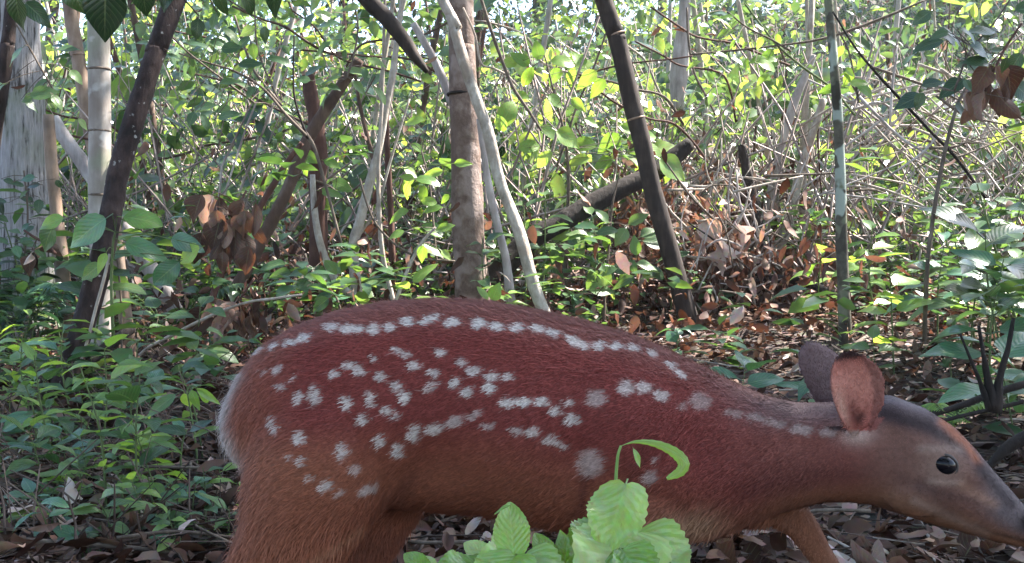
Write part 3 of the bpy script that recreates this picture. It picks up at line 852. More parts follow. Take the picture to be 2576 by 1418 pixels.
tag(link('undergrowth', leaf_mass('undergrowth', cat_(PP), cat_(AX), cat_(NM), cat_(SZ), cat_(WR), cat_(TI), M['mass_green'])),
    'dense green undergrowth covering the slope', 'undergrowth', kind='stuff')

nb = 4400
A = np.empty((nb, 3))
A[:, 1] = 4.6 + 8 * RNG.uniform(0, 1, nb) ** 1.2
A[:, 0] = frustum_x(A[:, 1])
A[:, 2] = gz(A[:, 0], A[:, 1]) - 0.02
dirs = np.stack([RNG.normal(0, 0.7, nb), RNG.normal(0, 0.4, nb), np.ones(nb)], -1)
flat = RNG.uniform(0, 1, nb) < 0.35
dirs[flat] = np.stack([RNG.normal(0, 1, flat.sum()), RNG.normal(0, 0.5, flat.sum()), RNG.uniform(0.05, 0.5, flat.sum())], -1)
dirs /= np.linalg.norm(dirs, axis=1, keepdims=True)
A[:, 2] += RNG.exponential(0.12, nb)
B = A + dirs * RNG.uniform(0.25, 1.3, nb)[:, None]
tag(link('brushwood', stick_mass('brushwood', A, B, RNG.uniform(0.002, 0.009, nb), M['mass_stick'])), 'tangle of thin dead stems among the undergrowth', 'brushwood', kind='stuff')

# heap of dry rust-brown leaves behind the dark pole, and dead foliage hanging here and there
blobs = [(1625, 560, 4.75, 0.10, 0.22, 420), (1690, 650, 4.6, 0.16, 0.16, 420), (1800, 700, 4.5, 0.2, 0.13, 620), (1900, 730, 4.35, 0.16, 0.09, 420), (1560, 730, 4.6, 0.2, 0.09, 220),
         (1830, 480, 5.2, 0.22, 0.16, 240), (1990, 560, 5.0, 0.14, 0.16, 200), (700, 690, 4.2, 0.10, 0.12, 240), (940, 700, 4.2, 0.09, 0.11, 220), (1250, 720, 4.6, 0.25, 0.08, 200),
         (600, 840, 3.2, 0.14, 0.06, 200)]
P_, S_ = [], []
for (vx, vy, d, sx, sz, k) in blobs:
    c = np.array(at(vx, vy, d))
    q = c + RNG.normal(size=(k, 3)) * [sx, 0.18, sz]
    q[:, 2] = np.maximum(q[:, 2], gz(q[:, 0], q[:, 1]) + 0.01)
    P_.append(q)
yb = RNG.uniform(3.4, 11.0, 7000)
xb = frustum_x(yb)
P_.append(np.stack([xb, yb, gz(xb, yb) + RNG.exponential(0.14, len(yb)) + np.clip(yb - 4.5, 0, 3) * RNG.exponential(0.16, len(yb))], -1))
p = np.concatenate(P_)
n = len(p)
ax = RNG.normal(size=(n, 3)) * [0.5, 0.5, 0.6] + [0, 0, -0.8]
tag(link('dry_foliage', leaf_mass('dry_foliage', p, ax, unit(n), RNG.uniform(0.03, 0.085, n), RNG.uniform(0.22, 0.5, n), np.where(p[:, 1] > 4.4, RNG.beta(1.6, 1.2, n), RNG.beta(1.2, 1.6, n)), M['mass_rust'], fold=RNG.uniform(-0.7, 1.0, n), droop=RNG.uniform(-0.5, 0.7, n), fine=True, wave=0.04)),
    'heaps of dry rust-brown leaves among the trunks', 'dry leaves', kind='stuff')

# ------------------------------------------------------------------ litter on the floor
n = 30000
y = 1.25 + 5.8 * RNG.uniform(0, 1, n) ** 1.35
x = frustum_x(y, 0.56)
p = np.stack([x, y, gz(x, y) + RNG.exponential(0.012, n) * np.where(y > 3.5, 3.0, 1.0) + 0.004], -1)
ax = RNG.normal(size=(n, 3)) * [1, 1, 0.22]
nm = RNG.normal(size=(n, 3)) * 0.42 + [0, 0, 1]
tag(link('leaf_litter', leaf_mass('leaf_litter', p, ax, nm, RNG.uniform(0.018, 0.055, n), RNG.uniform(0.3, 0.6, n), RNG.beta(1.1, 1.9, n), M['mass_dry'], fold=RNG.uniform(-0.7, 1.0, n), droop=RNG.uniform(-0.5, 0.6, n), fine=True, wave=0.035)),
    'carpet of dry brown fallen leaves on the forest floor', 'leaf litter', kind='stuff')
nb = 3200
A = np.empty((nb, 3))
A[:, 1] = 1.3 + 4.2 * RNG.uniform(0, 1, nb) ** 1.2
A[:, 0] = frustum_x(A[:, 1], 0.56)
A[:, 2] = gz(A[:, 0], A[:, 1]) + RNG.uniform(0.002, 0.03, nb)
ang = RNG.uniform(0, 2 * PI, nb)
B = A + np.stack([np.cos(ang), np.sin(ang), RNG.normal(0, 0.12, nb)], -1) * RNG.uniform(0.05, 0.26, nb)[:, None]
B[:, 2] = np.maximum(B[:, 2], gz(B[:, 0], B[:, 1]) + 0.004)
nu = 900
A2 = np.empty((nu, 3))
A2[:, 1] = 1.42 + 2.2 * RNG.uniform(0, 1, nu) ** 1.2
A2[:, 0] = RNG.uniform(-0.5, -0.16, nu) * A2[:, 1]
A2[:, 2] = gz(A2[:, 0], A2[:, 1])
B2 = A2 + np.stack([RNG.normal(0, 0.7, nu), RNG.normal(0, 0.5, nu), RNG.uniform(0.2, 1, nu)], -1) * RNG.uniform(0.04, 0.15, nu)[:, None]
A, B = np.concatenate([A, A2]), np.concatenate([B, B2])
nb += nu
tag(link('twig_litter', stick_mass('twig_litter', A, B, RNG.uniform(0.0007, 0.0026, nb), M['floor_stick'])), 'scatter of thin broken twigs on the leaf litter', 'twig litter', kind='stuff')

# the litter leaves and twigs that can be told apart
for k in range(270):
    yy = 1.4 + 2.6 * random.random() ** 1.5
    side = random.random()
    lim = yy * 0.48
    xx = random.uniform(-lim, -0.12 * yy) if side < 0.45 else (random.uniform(0.12 * yy, lim) if side < 0.92 else random.uniform(-0.12, 0.15) * yy)
    zz = gzf(xx, yy) + random.uniform(0.008, 0.03)
    a = random.uniform(0, 2 * PI)
    vi = random.randrange(6)
    o = put_leaf(LEAF['leaf_pale' if (xx > 0 and random.random() < 0.16) else random.choice(['leaf_dry', 'leaf_rust'])][vi], None, (xx, yy, zz), (math.cos(a), math.sin(a), random.gauss(0, 0.3)), (random.gauss(0, 0.5), random.gauss(-0.25, 0.5), 1), random.uniform(0.03, 0.06) if xx < 0 else random.uniform(0.04, 0.085), random.uniform(0.6, 1.1), name='fallen_leaf')
    look = ('cupped dry', 'flattened dry', 'narrow curled dry', 'broad dry', 'arched dry', 'drooping dry')[vi]
    spot = 'the litter behind the fawn\'s hind legs' if xx < -0.1 * yy else ('the litter beyond the fawn\'s head and neck' if xx > 0.1 * yy else 'the litter below the fawn\'s belly')
    tag(o, look + ' leaf fallen on ' + spot, 'leaf', look + ' leaves on ' + spot)
for k in range(120):
    yy = 1.4 + 2.6 * random.random() ** 1.4
    lim = yy * 0.48
    xx = random.uniform(-lim, -0.1 * yy) if random.random() < 0.55 else random.uniform(0.1 * yy, lim)
    a = random.uniform(0, PI)
    L = random.uniform(0.12, 0.42)
    c = Vector((xx, yy, gzf(xx, yy) + random.uniform(0.012, 0.04)))
    dv = Vector((math.cos(a), math.sin(a) * 0.8, random.gauss(0, 0.12))) * L / 2
    r = random.uniform(0.0012, 0.0038)
    q = [c - dv, c - dv * 0.3 + Vector((random.gauss(0, 0.012), 0, random.gauss(0, 0.008))), c + dv * 0.4 + Vector((random.gauss(0, 0.012), 0, random.gauss(0, 0.008))), c + dv]
    q = [Vector((w.x, w.y, max(w.z, gzf(w.x, w.y) + 0.006))) for w in q]
    o = link('fallen_twig', tube_mesh('fallen_twig', q, [r, r * 0.9, r * 0.8, r * 0.5], M[random.choice(['stem_brown', 'stem_pale', 'stem_brown', 'stem_brown'])], sides=6, seg=3, origin=c, seed=k, rough=0.08), None, c)
    tag(o, 'thin dry fallen twig lying on the leaf litter', 'twig', 'fallen twigs on the floor')

# low green cover
nc = 900
cyv = 2.2 + 3.6 * RNG.uniform(0, 1, nc) ** 0.75
cxv = frustum_x(cyv, 0.54)
q_ = cxv / cyv
open_ = (q_ > 0.08) & (q_ < 0.40) & (cyv < 4.2) & (RNG.uniform(0, 1, nc) < 0.88)
keep = ((np.abs(q_) > 0.12) | (cyv > 3.2)) & ~open_
cyv, cxv = cyv[keep], cxv[keep]
nc = len(cyv)
per = 8
p = np.repeat(np.stack([cxv, cyv, gz(cxv, cyv) + 0.03 + RNG.exponential(0.14, nc)], -1), per, 0)
n = len(p)
az = RNG.uniform(0, 2 * PI, n)
ax = np.stack([np.cos(az), np.sin(az), RNG.normal(0.1, 0.25, n)], -1)
p += ax * 0.012 + RNG.normal(size=(n, 3)) * [0.02, 0.02, 0.02]
nm = RNG.normal(size=(n, 3)) * 0.3 + [0, 0, 1]
tint = np.clip(np.repeat(RNG.beta(1.5, 2, nc), per) * 0.8 + RNG.uniform(0, 0.2, n), 0, 1)
tag(link('ground_cover', leaf_mass('ground_cover', p, ax, nm, np.repeat(RNG.uniform(0.025, 0.115, nc), per) * RNG.uniform(0.7, 1.2, n), RNG.uniform(0.34, 0.55, n), tint, M['mass_cover'])),
    'low green seedlings covering the floor', 'ground cover', kind='stuff')


# ------------------------------------------------------------------ plants with leaves of their own
def plant(name, label, cat, base, h, nleaf, ll, mk, group=None, lean=(0, 0), start=0.3, opposite=False, shapes=None, up_tilt=0.25, stem='stem_green', r=None, face=0.35):
    base = Vector(base)
    root = empty(name, base)
    tip = base + Vector((lean[0] * h, lean[1] * h, h))
    mid = base.lerp(tip, 0.55) + Vector((random.gauss(0, 0.04) * h, random.gauss(0, 0.04) * h, 0))
    r = r or max(0.0012, h * 0.009)
    pts = [base - Vector((0, 0, 0.01)), mid, tip]
    link('stem', tube_mesh('stem', pts, [r, r * 0.8, r * 0.4], M[stem], sides=6, seg=4, origin=base, caps=False), root)
    path = catmull(pts, 8)
    az = random.uniform(0, 6.28)
    for k in range(nleaf):
        f = start + (1 - start) * (k + 0.6) / nleaf
        if opposite: f = start + (1 - start) * ((k // 2) * 2 + 1) / nleaf
        f = min(f, 1.0)
        q = path[min(int(f * (len(path) - 1)), len(path) - 1)]
        az += PI if (opposite and k % 2) else 2.4 + random.gauss(0, 0.3)
        d = Vector((math.cos(az), math.sin(az), up_tilt + random.gauss(0, 0.18) + (0.5 if f > 0.95 else 0)))
        nrm = Vector((random.gauss(0, 0.25), random.gauss(-face, 0.2), 1))
        me = random.choice(shapes or LEAF[mk])
        put_leaf(me, root, q, d, nrm, ll * random.uniform(0.7, 1.2) * (1.15 - 0.4 * abs(f - 0.6)), random.uniform(0.85, 1.15))
    tag(root, label, cat, group)
    return root


KINDS = [('leaf_mid', 'small green seedling with pointed leaves on the forest floor', 'small seedlings on the floor', 0.16, 6, 0.075),
         ('leaf_blue', 'low glossy blue-green seedling on the forest floor', 'glossy blue-green seedlings', 0.14, 6, 0.085),
         ('leaf_bright', 'young yellow-green seedling in the undergrowth', 'young yellow-green seedlings', 0.28, 8, 0.085),
         ('leaf_mid', 'slender leafy green understorey shoot', 'leafy understorey shoots', 0.42, 11, 0.09),
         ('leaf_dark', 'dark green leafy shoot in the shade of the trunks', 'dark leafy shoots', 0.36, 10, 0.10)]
for k in range(120):
    kk = random.choices(range(5), (5, 4, 3, 5, 3))[0]
    mk, lab, grp, h, nl, ll = KINDS[kk]
    for _ in range(30):
        yy = random.uniform(2.0 if kk < 2 else 2.6, 5.8)
        xx = random.uniform(-0.5, 0.5) * yy
        q_ = xx / yy
        if 0.08 < q_ < 0.40 and yy < 4.3 and random.random() < 0.85: continue
        if -0.31 < q_ < -0.12 and yy < 3.6 and kk > 1: continue
        if abs(q_) > 0.16 or yy > 3.4: break
    plant('seedling' if kk < 3 else 'leafy_shoot', lab, 'seedling' if kk < 3 else 'shoot', (xx, yy, gzf(xx, yy)), h * random.uniform(0.7, 1.4), nl + random.randint(-1, 2), ll * random.uniform(0.8, 1.25), mk, group=grp,
          lean=(random.gauss(0, 0.15), random.gauss(0, 0.12)), opposite=random.random() < 0.4)


for k in range(36):
    yy = random.uniform(1.62, 3.2)
    xx = random.uniform(-0.49, -0.27) * yy
    mk = random.choice(['leaf_mid', 'leaf_blue', 'leaf_mid', 'leaf_bright'])
    what = {'leaf_mid': 'green', 'leaf_blue': 'blue-green', 'leaf_bright': 'yellow-green'}[mk]
    plant('seedling', 'leafy ' + what + ' seedling on the floor around the dark leaning tree\'s foot', 'seedling', (xx, yy, gzf(xx, yy)), random.uniform(0.08, 0.24), random.randint(6, 11), random.uniform(0.045, 0.085), mk, shapes=[LEAF[mk][i] for i in (2, 2, 4, 5, 0)], face=0.1, up_tilt=0.35,
          group=what + ' seedlings around the dark leaning tree', lean=(random.gauss(0, 0.15), random.gauss(-0.1, 0.12)), opposite=random.random() < 0.4)


for k in range(24):
    yy = random.uniform(1.42, 1.75)
    xx = random.uniform(-0.47, -0.22) * yy
    mk = random.choice(['leaf_mid', 'leaf_blue', 'leaf_mid', 'leaf_bright'])
    what = {'leaf_mid': 'green', 'leaf_blue': 'blue-green', 'leaf_bright': 'yellow-green'}[mk]
    plant('seedling', 'tiny ' + what + ' seedling sprouting from dark litter behind the fawn\'s hind leg', 'seedling', (xx, yy, gzf(xx, yy)), random.uniform(0.04, 0.09), random.randint(4, 7), random.uniform(0.03, 0.055), mk,
          shapes=[LEAF[mk][i] for i in (2, 4, 5, 0)], group='tiny ' + what + ' seedlings behind the hind leg', lean=(random.gauss(0, 0.2), random.gauss(-0.1, 0.15)))


def hero(name, label, cat, stem_v, d, w, leaves, mk='leaf_mid', stem='stem_green', group=None, ground_it=False, root_at=None):
    """A plant placed by its stem line; leaves: (x0, y0, x1, y1[, width scale[, material[, depth shift[, tilt]]]]) base to tip."""
    ds = d if isinstance(d, (list, tuple)) else [d] * len(stem_v)
    pts = [at(x, y, dd) for (x, y), dd in zip(stem_v, ds)]
    if ground_it:
        b = pts[-1].copy()
        pts.append(Vector((b.x, b.y, gzf(b.x, b.y) - 0.01)))
    root = empty(name, pts[-1])
    rad = [q / FOC * d0 / 2 for q, d0 in zip(np.linspace(w[0], w[1], len(pts)), list(ds) + [ds[-1]])]
    link('stem', tube_mesh('stem', pts, rad, M[stem], sides=7, seg=5, origin=root.location, caps=True), root)
    path = catmull(pts, 8)
    for lf in leaves:
        x0, y0, x1, y1 = lf[:4]
        ws = lf[4] if len(lf) > 4 else 1.0
        mm = lf[5] if len(lf) > 5 else mk
        dd = ds[0] + (lf[6] if len(lf) > 6 else random.uniform(-0.05, 0.05))
        tilt = lf[7] if len(lf) > 7 else random.uniform(0.5, 1.1)
        a = at(x0, y0, dd)
        b = at(x1, y1, dd) + Vector((0, random.uniform(-0.02, 0.02), 0))
        ax = b - a
        nrm = Vector((random.gauss(0, 0.25), -1.0, tilt))
        shp = LEAF[mm]
        me = shp[random.choice((0, 1, 3, 5))] if len(lf) <= 8 else lf[8]
        put_leaf(me, root, a, ax, nrm, ax.length, ws)
        near = min(path, key=lambda q: (q - a).length)
        if (near - a).length > 0.012:
            rr = 0.0011
            link('petiole', tube_mesh('petiole', [near, near.lerp(a, 0.5) + Vector((0, 0, 0.006)), a], [rr, rr, rr * 0.8], M[stem], sides=5, seg=2, origin=root.location, caps=False), root)
    tag(root, label, cat, group)
    return root


# big-leaved climber on the dark leaning tree
hero('big_leaved_plant', 'big-leaved plant with a glowing yellow-green leaf growing by the dark leaning tree', 'plant',
     [(290, 585), (284, 620), (280, 720), (285, 860)], 2.5, (5, 9),
     [(296, 545, 408, 556, 0.8, 'leaf_bright', -0.05, 0.8, ROUNDLEAF['leaf_bright']), (282, 540, 158, 622, 0.8, 'leaf_blue', -0.14, 0.5, BIGLEAF['leaf_blue']), (170, 546, 92, 572, 0.8, 'leaf_bright', 0.0, 0.7, BIGLEAF['leaf_bright']),
      (142, 556, 86, 640, 0.9, 'leaf_bright', 0.0, 0.5, BIGLEAF['leaf_mid']), (300, 608, 424, 644, 0.7, 'leaf_blue', 0.0, 0.6, BIGLEAF['leaf_blue']), (418, 600, 516, 622, 0.9, 'leaf_blue', -0.02, 0.7, BIGLEAF['leaf_blue']), (512, 620, 430, 658, 1.0, 'leaf_bright', -0.02, 0.6, BIGLEAF['leaf_bright']),
      (462, 652, 386, 716, 0.8, 'leaf_blue', 0.0, 0.3, ROUNDLEAF['leaf_blue']), (262, 660, 200, 706, 0.8, 'leaf_mid', 0.0, 0.5, BIGLEAF['leaf_mid']), (270, 630, 248, 690, 0.9, 'leaf_bright')])
cl = []
for k in range(46):
    x0, y0 = random.uniform(-10, 140), random.uniform(440, 860)
    a = random.uniform(-0.6, 3.7)
    L = random.uniform(26, 52)
    cl.append((x0, y0, x0 + L * math.cos(a), y0 + 0.8 * L * math.sin(a), random.uniform(0.9, 1.3), random.choice(['leaf_dark', 'leaf_dark', 'leaf_blue', 'leaf_mid']), random.uniform(-0.08, 0.08)))
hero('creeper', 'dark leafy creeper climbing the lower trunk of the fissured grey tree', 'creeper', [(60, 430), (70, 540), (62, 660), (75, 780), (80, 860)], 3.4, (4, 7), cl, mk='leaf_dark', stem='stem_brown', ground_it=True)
# overhanging leaves near the camera, backlit shade put into their dark colour
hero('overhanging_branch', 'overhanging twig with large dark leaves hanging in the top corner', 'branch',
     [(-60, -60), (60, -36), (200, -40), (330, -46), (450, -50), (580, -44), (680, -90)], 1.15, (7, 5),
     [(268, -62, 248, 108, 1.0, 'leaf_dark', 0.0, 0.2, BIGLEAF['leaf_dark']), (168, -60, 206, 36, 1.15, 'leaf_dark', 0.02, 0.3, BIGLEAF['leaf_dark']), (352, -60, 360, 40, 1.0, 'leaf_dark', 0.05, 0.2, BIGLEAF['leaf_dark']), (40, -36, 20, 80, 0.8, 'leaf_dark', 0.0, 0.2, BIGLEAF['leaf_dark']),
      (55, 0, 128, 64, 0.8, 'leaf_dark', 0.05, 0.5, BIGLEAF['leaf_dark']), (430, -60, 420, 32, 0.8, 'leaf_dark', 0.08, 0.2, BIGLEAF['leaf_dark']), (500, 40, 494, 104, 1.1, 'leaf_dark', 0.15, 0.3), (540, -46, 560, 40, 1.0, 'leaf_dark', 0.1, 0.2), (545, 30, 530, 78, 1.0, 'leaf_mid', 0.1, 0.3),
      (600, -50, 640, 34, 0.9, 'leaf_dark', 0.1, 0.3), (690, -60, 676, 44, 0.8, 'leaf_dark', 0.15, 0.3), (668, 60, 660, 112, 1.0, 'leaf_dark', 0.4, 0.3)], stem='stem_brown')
# bright bush in the middle
bl = []
for (x0, y0, x1, y1) in [(1360, 150, 1355, 108), (1330, 165, 1290, 140), (1340, 170, 1320, 215), (1385, 155, 1430, 150), (1420, 165, 1480, 145), (1445, 170, 1420, 205), (1410, 175, 1380, 200), (1470, 165, 1450, 130),
                         (1300, 160, 1262, 175), (1500, 180, 1460, 215), (1520, 200, 1490, 240), (1260, 320, 1290, 270), (1270, 330, 1240, 300), (1360, 320, 1410, 345), (1400, 330, 1450, 360), (1440, 250, 1480, 280),
                         (1470, 300, 1500, 320), (1560, 320, 1590, 340), (1580, 350, 1640, 330), (1610, 360, 1660, 385), (1640, 380, 1700, 370), (1620, 390, 1600, 420), (1660, 400, 1720, 430), (1560, 340, 1520, 370),
                         (1500, 370, 1440, 350), (1480, 400, 1430, 410), (1540, 400, 1500, 430), (1680, 430, 1650, 460), (1330, 250, 1300, 230), (1380, 240, 1420, 265), (1305, 375, 1350, 360), (1390, 385, 1350, 410)]:
    bl.append((x0 - (x1 - x0) * 0.2, y0 - (y1 - y0) * 0.2, x0 + (x1 - x0) * 1.25 + random.gauss(0, 6), y0 + (y1 - y0) * 1.25 + random.gauss(0, 6), random.uniform(1.0, 1.4), 'leaf_bright', random.uniform(-0.2, 0.2), random.uniform(0.1, 0.9)))
hero('leafy_bush', 'bright yellow-green leafy bush between the brown trunk and the dark pole', 'bush', [(1370, 140), (1395, 240), (1420, 340), (1430, 450), (1425, 620)], 4.4, (4, 12), bl, mk='leaf_bright', stem='stem_brown', ground_it=True)
bl = []
for k in range(34):
    x0, y0 = random.uniform(1390, 1620), random.uniform(545, 740)
    a = random.uniform(0, 6.28)
    L = random.uniform(50, 85)
    bl.append((x0, y0, x0 + L * math.cos(a), y0 + L * 0.75 * math.sin(a), random.uniform(0.9, 1.2), random.choice(['leaf_mid', 'leaf_bright', 'leaf_mid']), random.uniform(-0.25, 0.1)))
hero('leafy_bush', 'loose green bush spreading under the thick black-brown log', 'bush', [(1560, 430), (1540, 520), (1530, 640), (1520, 760)], 4.1, (4, 10), bl, stem='stem_brown', ground_it=True)
# sprays of leaves on the twigs of the upper middle
for (lab, sv, d, box, num, mk) in [
        ('leafy twig with green leaves beside the splintered brown snag', [(700, 380), (760, 440), (830, 470), (880, 520)], 3.95, (640, 380, 880, 560), 24, 'leaf_bright'),
        ('leafy green spray hanging above the white forked tree', [(880, -20), (900, 60), (890, 140), (870, 200)], 3.5, (780, 10, 960, 240), 22, 'leaf_mid'),
        ('leafy shoot with bright leaves before the straight brown trunk\'s foot', [(1060, 380), (1080, 460), (1090, 560), (1100, 680)], 3.6, (1000, 300, 1140, 640), 24, 'leaf_bright'),
        ('drooping dark green branch beside the reddish dead leaves', [(2560, -30), (2500, 60), (2440, 130), (2400, 230)], 2.6, (2300, 20, 2576, 270), 26, 'leaf_dark'),
        ('bright young leaves on the long arching twig near the lichen sapling', [(1830, 30), (1880, 70), (1940, 100), (1990, 130)], 4.0, (1760, 20, 2000, 190), 20, 'leaf_bright'),
        ('thin leafy twig with broad leaves next to the lichen sapling', [(2110, 80), (2135, 130), (2150, 200), (2160, 260)], 3.4, (2110, 90, 2190, 250), 9, 'leaf_bright'),
        ('leafy green branch tangled behind the dark leaning tree', [(400, 60), (470, 130), (560, 200), (640, 260)], 3.2, (420, 40, 700, 300), 26, 'leaf_mid'),
        ('leafy green branch over the fissured grey tree', [(40, 60), (90, 150), (130, 220), (160, 280)], 3.2, (10, 110, 200, 300), 14, 'leaf_mid'),
        ('green leafy stem low beside the white forked tree', [(760, 700), (800, 720), (840, 740), (860, 790)], 3.3, (690, 650, 860, 780), 14, 'leaf_mid'),
        ('bright shoot peeping over the fawn\'s back', [(1250, 735), (1240, 770), (1235, 800), (1235, 830)], 2.0, (1230, 740, 1260, 760), 0, 'leaf_bright'),
]:
    lv = []
    for k in range(num):
        x0, y0 = random.uniform(box[0], box[2]), random.uniform(box[1], box[3])
        a = random.uniform(-0.4, 3.5)
        L = random.uniform(44, 82) * 3.4 / d
        lv.append((x0, y0, x0 + L * math.cos(a), y0 + L * 0.7 * math.sin(a), random.uniform(0.85, 1.25), mk, random.uniform(-0.15, 0.15), random.uniform(0.2, 1.6)))
    if num == 0:
        lv = [(1236, 762, 1255, 712, 1.2, 'leaf_bright', 0, 0.3), (1232, 762, 1196, 712, 0.6, 'leaf_bright', 0, 0.3), (1250, 775, 1330, 766, 0.7, 'leaf_bright', 0, 1.5)]
    hero('leafy_branch' if num else 'seedling', lab, 'branch' if num else 'seedling', sv, d, (4, 6), lv, mk=mk, stem='stem_brown', ground_it=(num == 0))

# hanging dead leaves
def dead_clump(label, box, d, num, L, mk, stem_v):
    lv = []
    for k in range(num):
        x0, y0 = random.uniform(box[0], box[2]), random.uniform(box[1], box[3])
        ln = random.uniform(0.7, 1.25) * L
        a = random.gauss(PI / 2, 0.3)
        lv.append((x0, y0, x0 + ln * math.cos(a), y0 + ln * math.sin(a), random.uniform(0.8, 1.2), mk, random.uniform(-0.08, 0.08), random.uniform(-0.2, 0.4)))
    hero('dead_leaf_spray', label, 'dead leaves', stem_v, d, (6, 8), lv, mk=mk, stem='bark_redbrown')


dead_clump('big brown dead leaves hanging from the leaning dead poles', (510, 480, 645, 650), 3.1, 30, 78, 'leaf_rust', [(620, 480), (590, 540), (570, 620), (560, 700)])
dead_clump('brown dead leaves crumpled at the foot of the leaning dead poles', (520, 740, 660, 800), 3.0, 13, 85, 'leaf_rust', [(640, 700), (600, 760), (570, 820), (560, 880)])
dead_clump('reddish dead leaves dangling beside the drooping dark green branch', (2430, 150, 2560, 230), 2.6, 13, 95, 'leaf_rust', [(2570, 60), (2530, 120), (2500, 180), (2480, 230)])
dead_clump('pale brown dead leaves hanging near the bamboo', (60, 600, 130, 640), 3.0, 5, 55, 'leaf_dry', [(60, 580), (90, 600), (120, 615), (140, 640)])
dead_clump('dry rust-coloured leaves caught on the dark leaning pole\'s foot', (1740, 540, 1880, 720), 4.3, 24, 80, 'leaf_rust', [(1860, 520), (1830, 600), (1800, 680), (1790, 760)])
dead_clump('rust-brown leaves drooping behind the thick black-brown log', (1560, 470, 1680, 640), 4.7, 20, 70, 'leaf_rust', [(1640, 440), (1620, 520), (1600, 600), (1600, 690)])

hero('dead_leaf_spray', 'curled dead leaves coloured pale for a sun patch on the dry leaf heap', 'dead leaves', [(1800, 590), (1830, 620), (1860, 660), (1880, 700)], 4.25, (6, 8),  # pale colour stands in for sunlight on these leaves
     [(1805, 592, 1866, 660, 0.7, 'leaf_dry', -0.06, 0.8, LEAF['leaf_pale'][1]), (1795, 590, 1822, 668, 0.5, 'leaf_dry', -0.04, 0.6, LEAF['leaf_pale'][2]), (1850, 560, 1884, 640, 0.6, 'leaf_dry', -0.04, 0.7, LEAF['leaf_pale'][0]), (1770, 640, 1836, 690, 0.6, 'leaf_dry', -0.05, 0.8, LEAF['leaf_pale'][3])], stem='stem_pale')
# leafy herbs beyond the fawn's head
for k, (vx, vy, d, h, nl, ll, mk, lab) in enumerate([
        (2490, 790, 2.75, 0.36, 12, 0.16, 'leaf_blue', 'tall broad-leaved blue-green herb with shiny drooping leaves'),
        (2440, 640, 3.1, 0.32, 11, 0.15, 'leaf_mid', 'leafy green herb just behind the shiny blue-green herb'),
        (2250, 800, 3.0, 0.30, 12, 0.11, 'leaf_bright', 'young bright green herb standing between the lichen sapling and thin dark stem'),
        (2210, 690, 3.6, 0.36, 12, 0.11, 'leaf_bright', 'yellow-green herb just behind the lichen sapling'),
        (2360, 720, 3.3, 0.32, 11, 0.13, 'leaf_blue', 'blue-green herb around the foot of the thin dark stem'),
        (2540, 560, 3.0, 0.40, 13, 0.17, 'leaf_dark', 'dark glossy herb at the foot of the slope by the stick pile'),
        (2060, 640, 3.9, 0.30, 10, 0.10, 'leaf_bright', 'bright small herb between the white sunlit log and lichen sapling'),
        (2560, 900, 2.3, 0.20, 8, 0.12, 'leaf_blue', 'low glossy herb beside the small dark stump'),
        (1700, 830, 3.2, 0.14, 9, 0.06, 'leaf_blue', 'small rosette seedling at the foot of the dark leaning pole'),
        (2190, 860, 2.9, 0.12, 7, 0.08, 'leaf_mid', 'low seedling beside the brown fallen branch')]):
    c = at(vx, vy, d)
    plant('herb', lab, 'herb', (c.x, d, gzf(c.x, d)), h, nl, ll, mk, lean=(random.gauss(0, 0.1), -0.1), opposite=k % 2 == 0)

# herbs beside the fawn's rump
hero('herb', 'drooping pale-leaved herb lit by a sun fleck behind the fawn\'s rump', 'herb', [(470, 985), (480, 1040), (490, 1100), (495, 1150)], 1.9, (4, 6),
     [(462, 985, 470, 1035, 1.0, 'leaf_bright', 0, 0.2), (455, 985, 362, 1050, 0.55, 'leaf_mid', 0, 0.3), (478, 975, 502, 1035, 0.9, 'leaf_bright', 0, 0.2), (485, 973, 556, 1022, 0.5, 'leaf_bright', 0, 0.4), (495, 975, 525, 1025, 0.7, 'leaf_bright', 0, 0.3)], ground_it=True)
hero('herb', 'dark leafy herb with long pointed leaves under the drooping pale herb', 'herb', [(470, 1080), (460, 1110), (455, 1150), (455, 1190)], 1.8, (4, 6),
     [(450, 1100, 340, 1112, 0.6, 'leaf_mid', 0, 0.9), (480, 1095, 390, 1065, 0.7, 'leaf_dark', 0, 0.9), (470, 1090, 540, 1050, 0.7, 'leaf_dark', 0, 0.8), (480, 1105, 545, 1062, 0.5, 'leaf_mid', 0, 0.9), (455, 1110, 375, 1130, 0.5, 'leaf_mid', 0, 0.9), (465, 1095, 420, 1040, 0.7, 'leaf_blue', 0, 0.9)], ground_it=True)
hero('seedling', 'broad bluish leaf pair with veins lying close to the fawn\'s hind leg', 'seedling', [(440, 1325), (432, 1350), (430, 1400)], 1.45, (4, 6),
     [(432, 1335, 352, 1425, 1.0, 'leaf_blue', 0, 0.5), (430, 1335, 340, 1372, 0.5, 'leaf_mid', 0, 0.8), (440, 1320, 490, 1335, 0.6, 'leaf_mid', 0, 0.8), (438, 1318, 395, 1305, 0.6, 'leaf_mid', 0, 0.9), (440, 1316, 460, 1290, 0.7, 'leaf_mid', 0, 0.7), (436, 1318, 362, 1322, 0.4, 'leaf_mid', 0, 1.0), (442, 1322, 496, 1308, 0.45, 'leaf_mid', 0, 0.9)], ground_it=True)
hero('seedling', 'low seedling with four broad blue-green leaves on dark litter', 'seedling', [(206, 1352), (208, 1385), (210, 1418)], 1.45, (4, 5),
     [(206, 1356, 120, 1322, 0.8, 'leaf_blue', 0, 0.8), (206, 1360, 92, 1362, 0.55, 'leaf_blue', 0, 1.0), (210, 1358, 262, 1400, 1.3, 'leaf_mid', 0, 0.5), (206, 1352, 160, 1330, 0.6, 'leaf_blue', 0, 0.9), (210, 1354, 250, 1345, 0.7, 'leaf_mid', 0, 0.9)], ground_it=True)
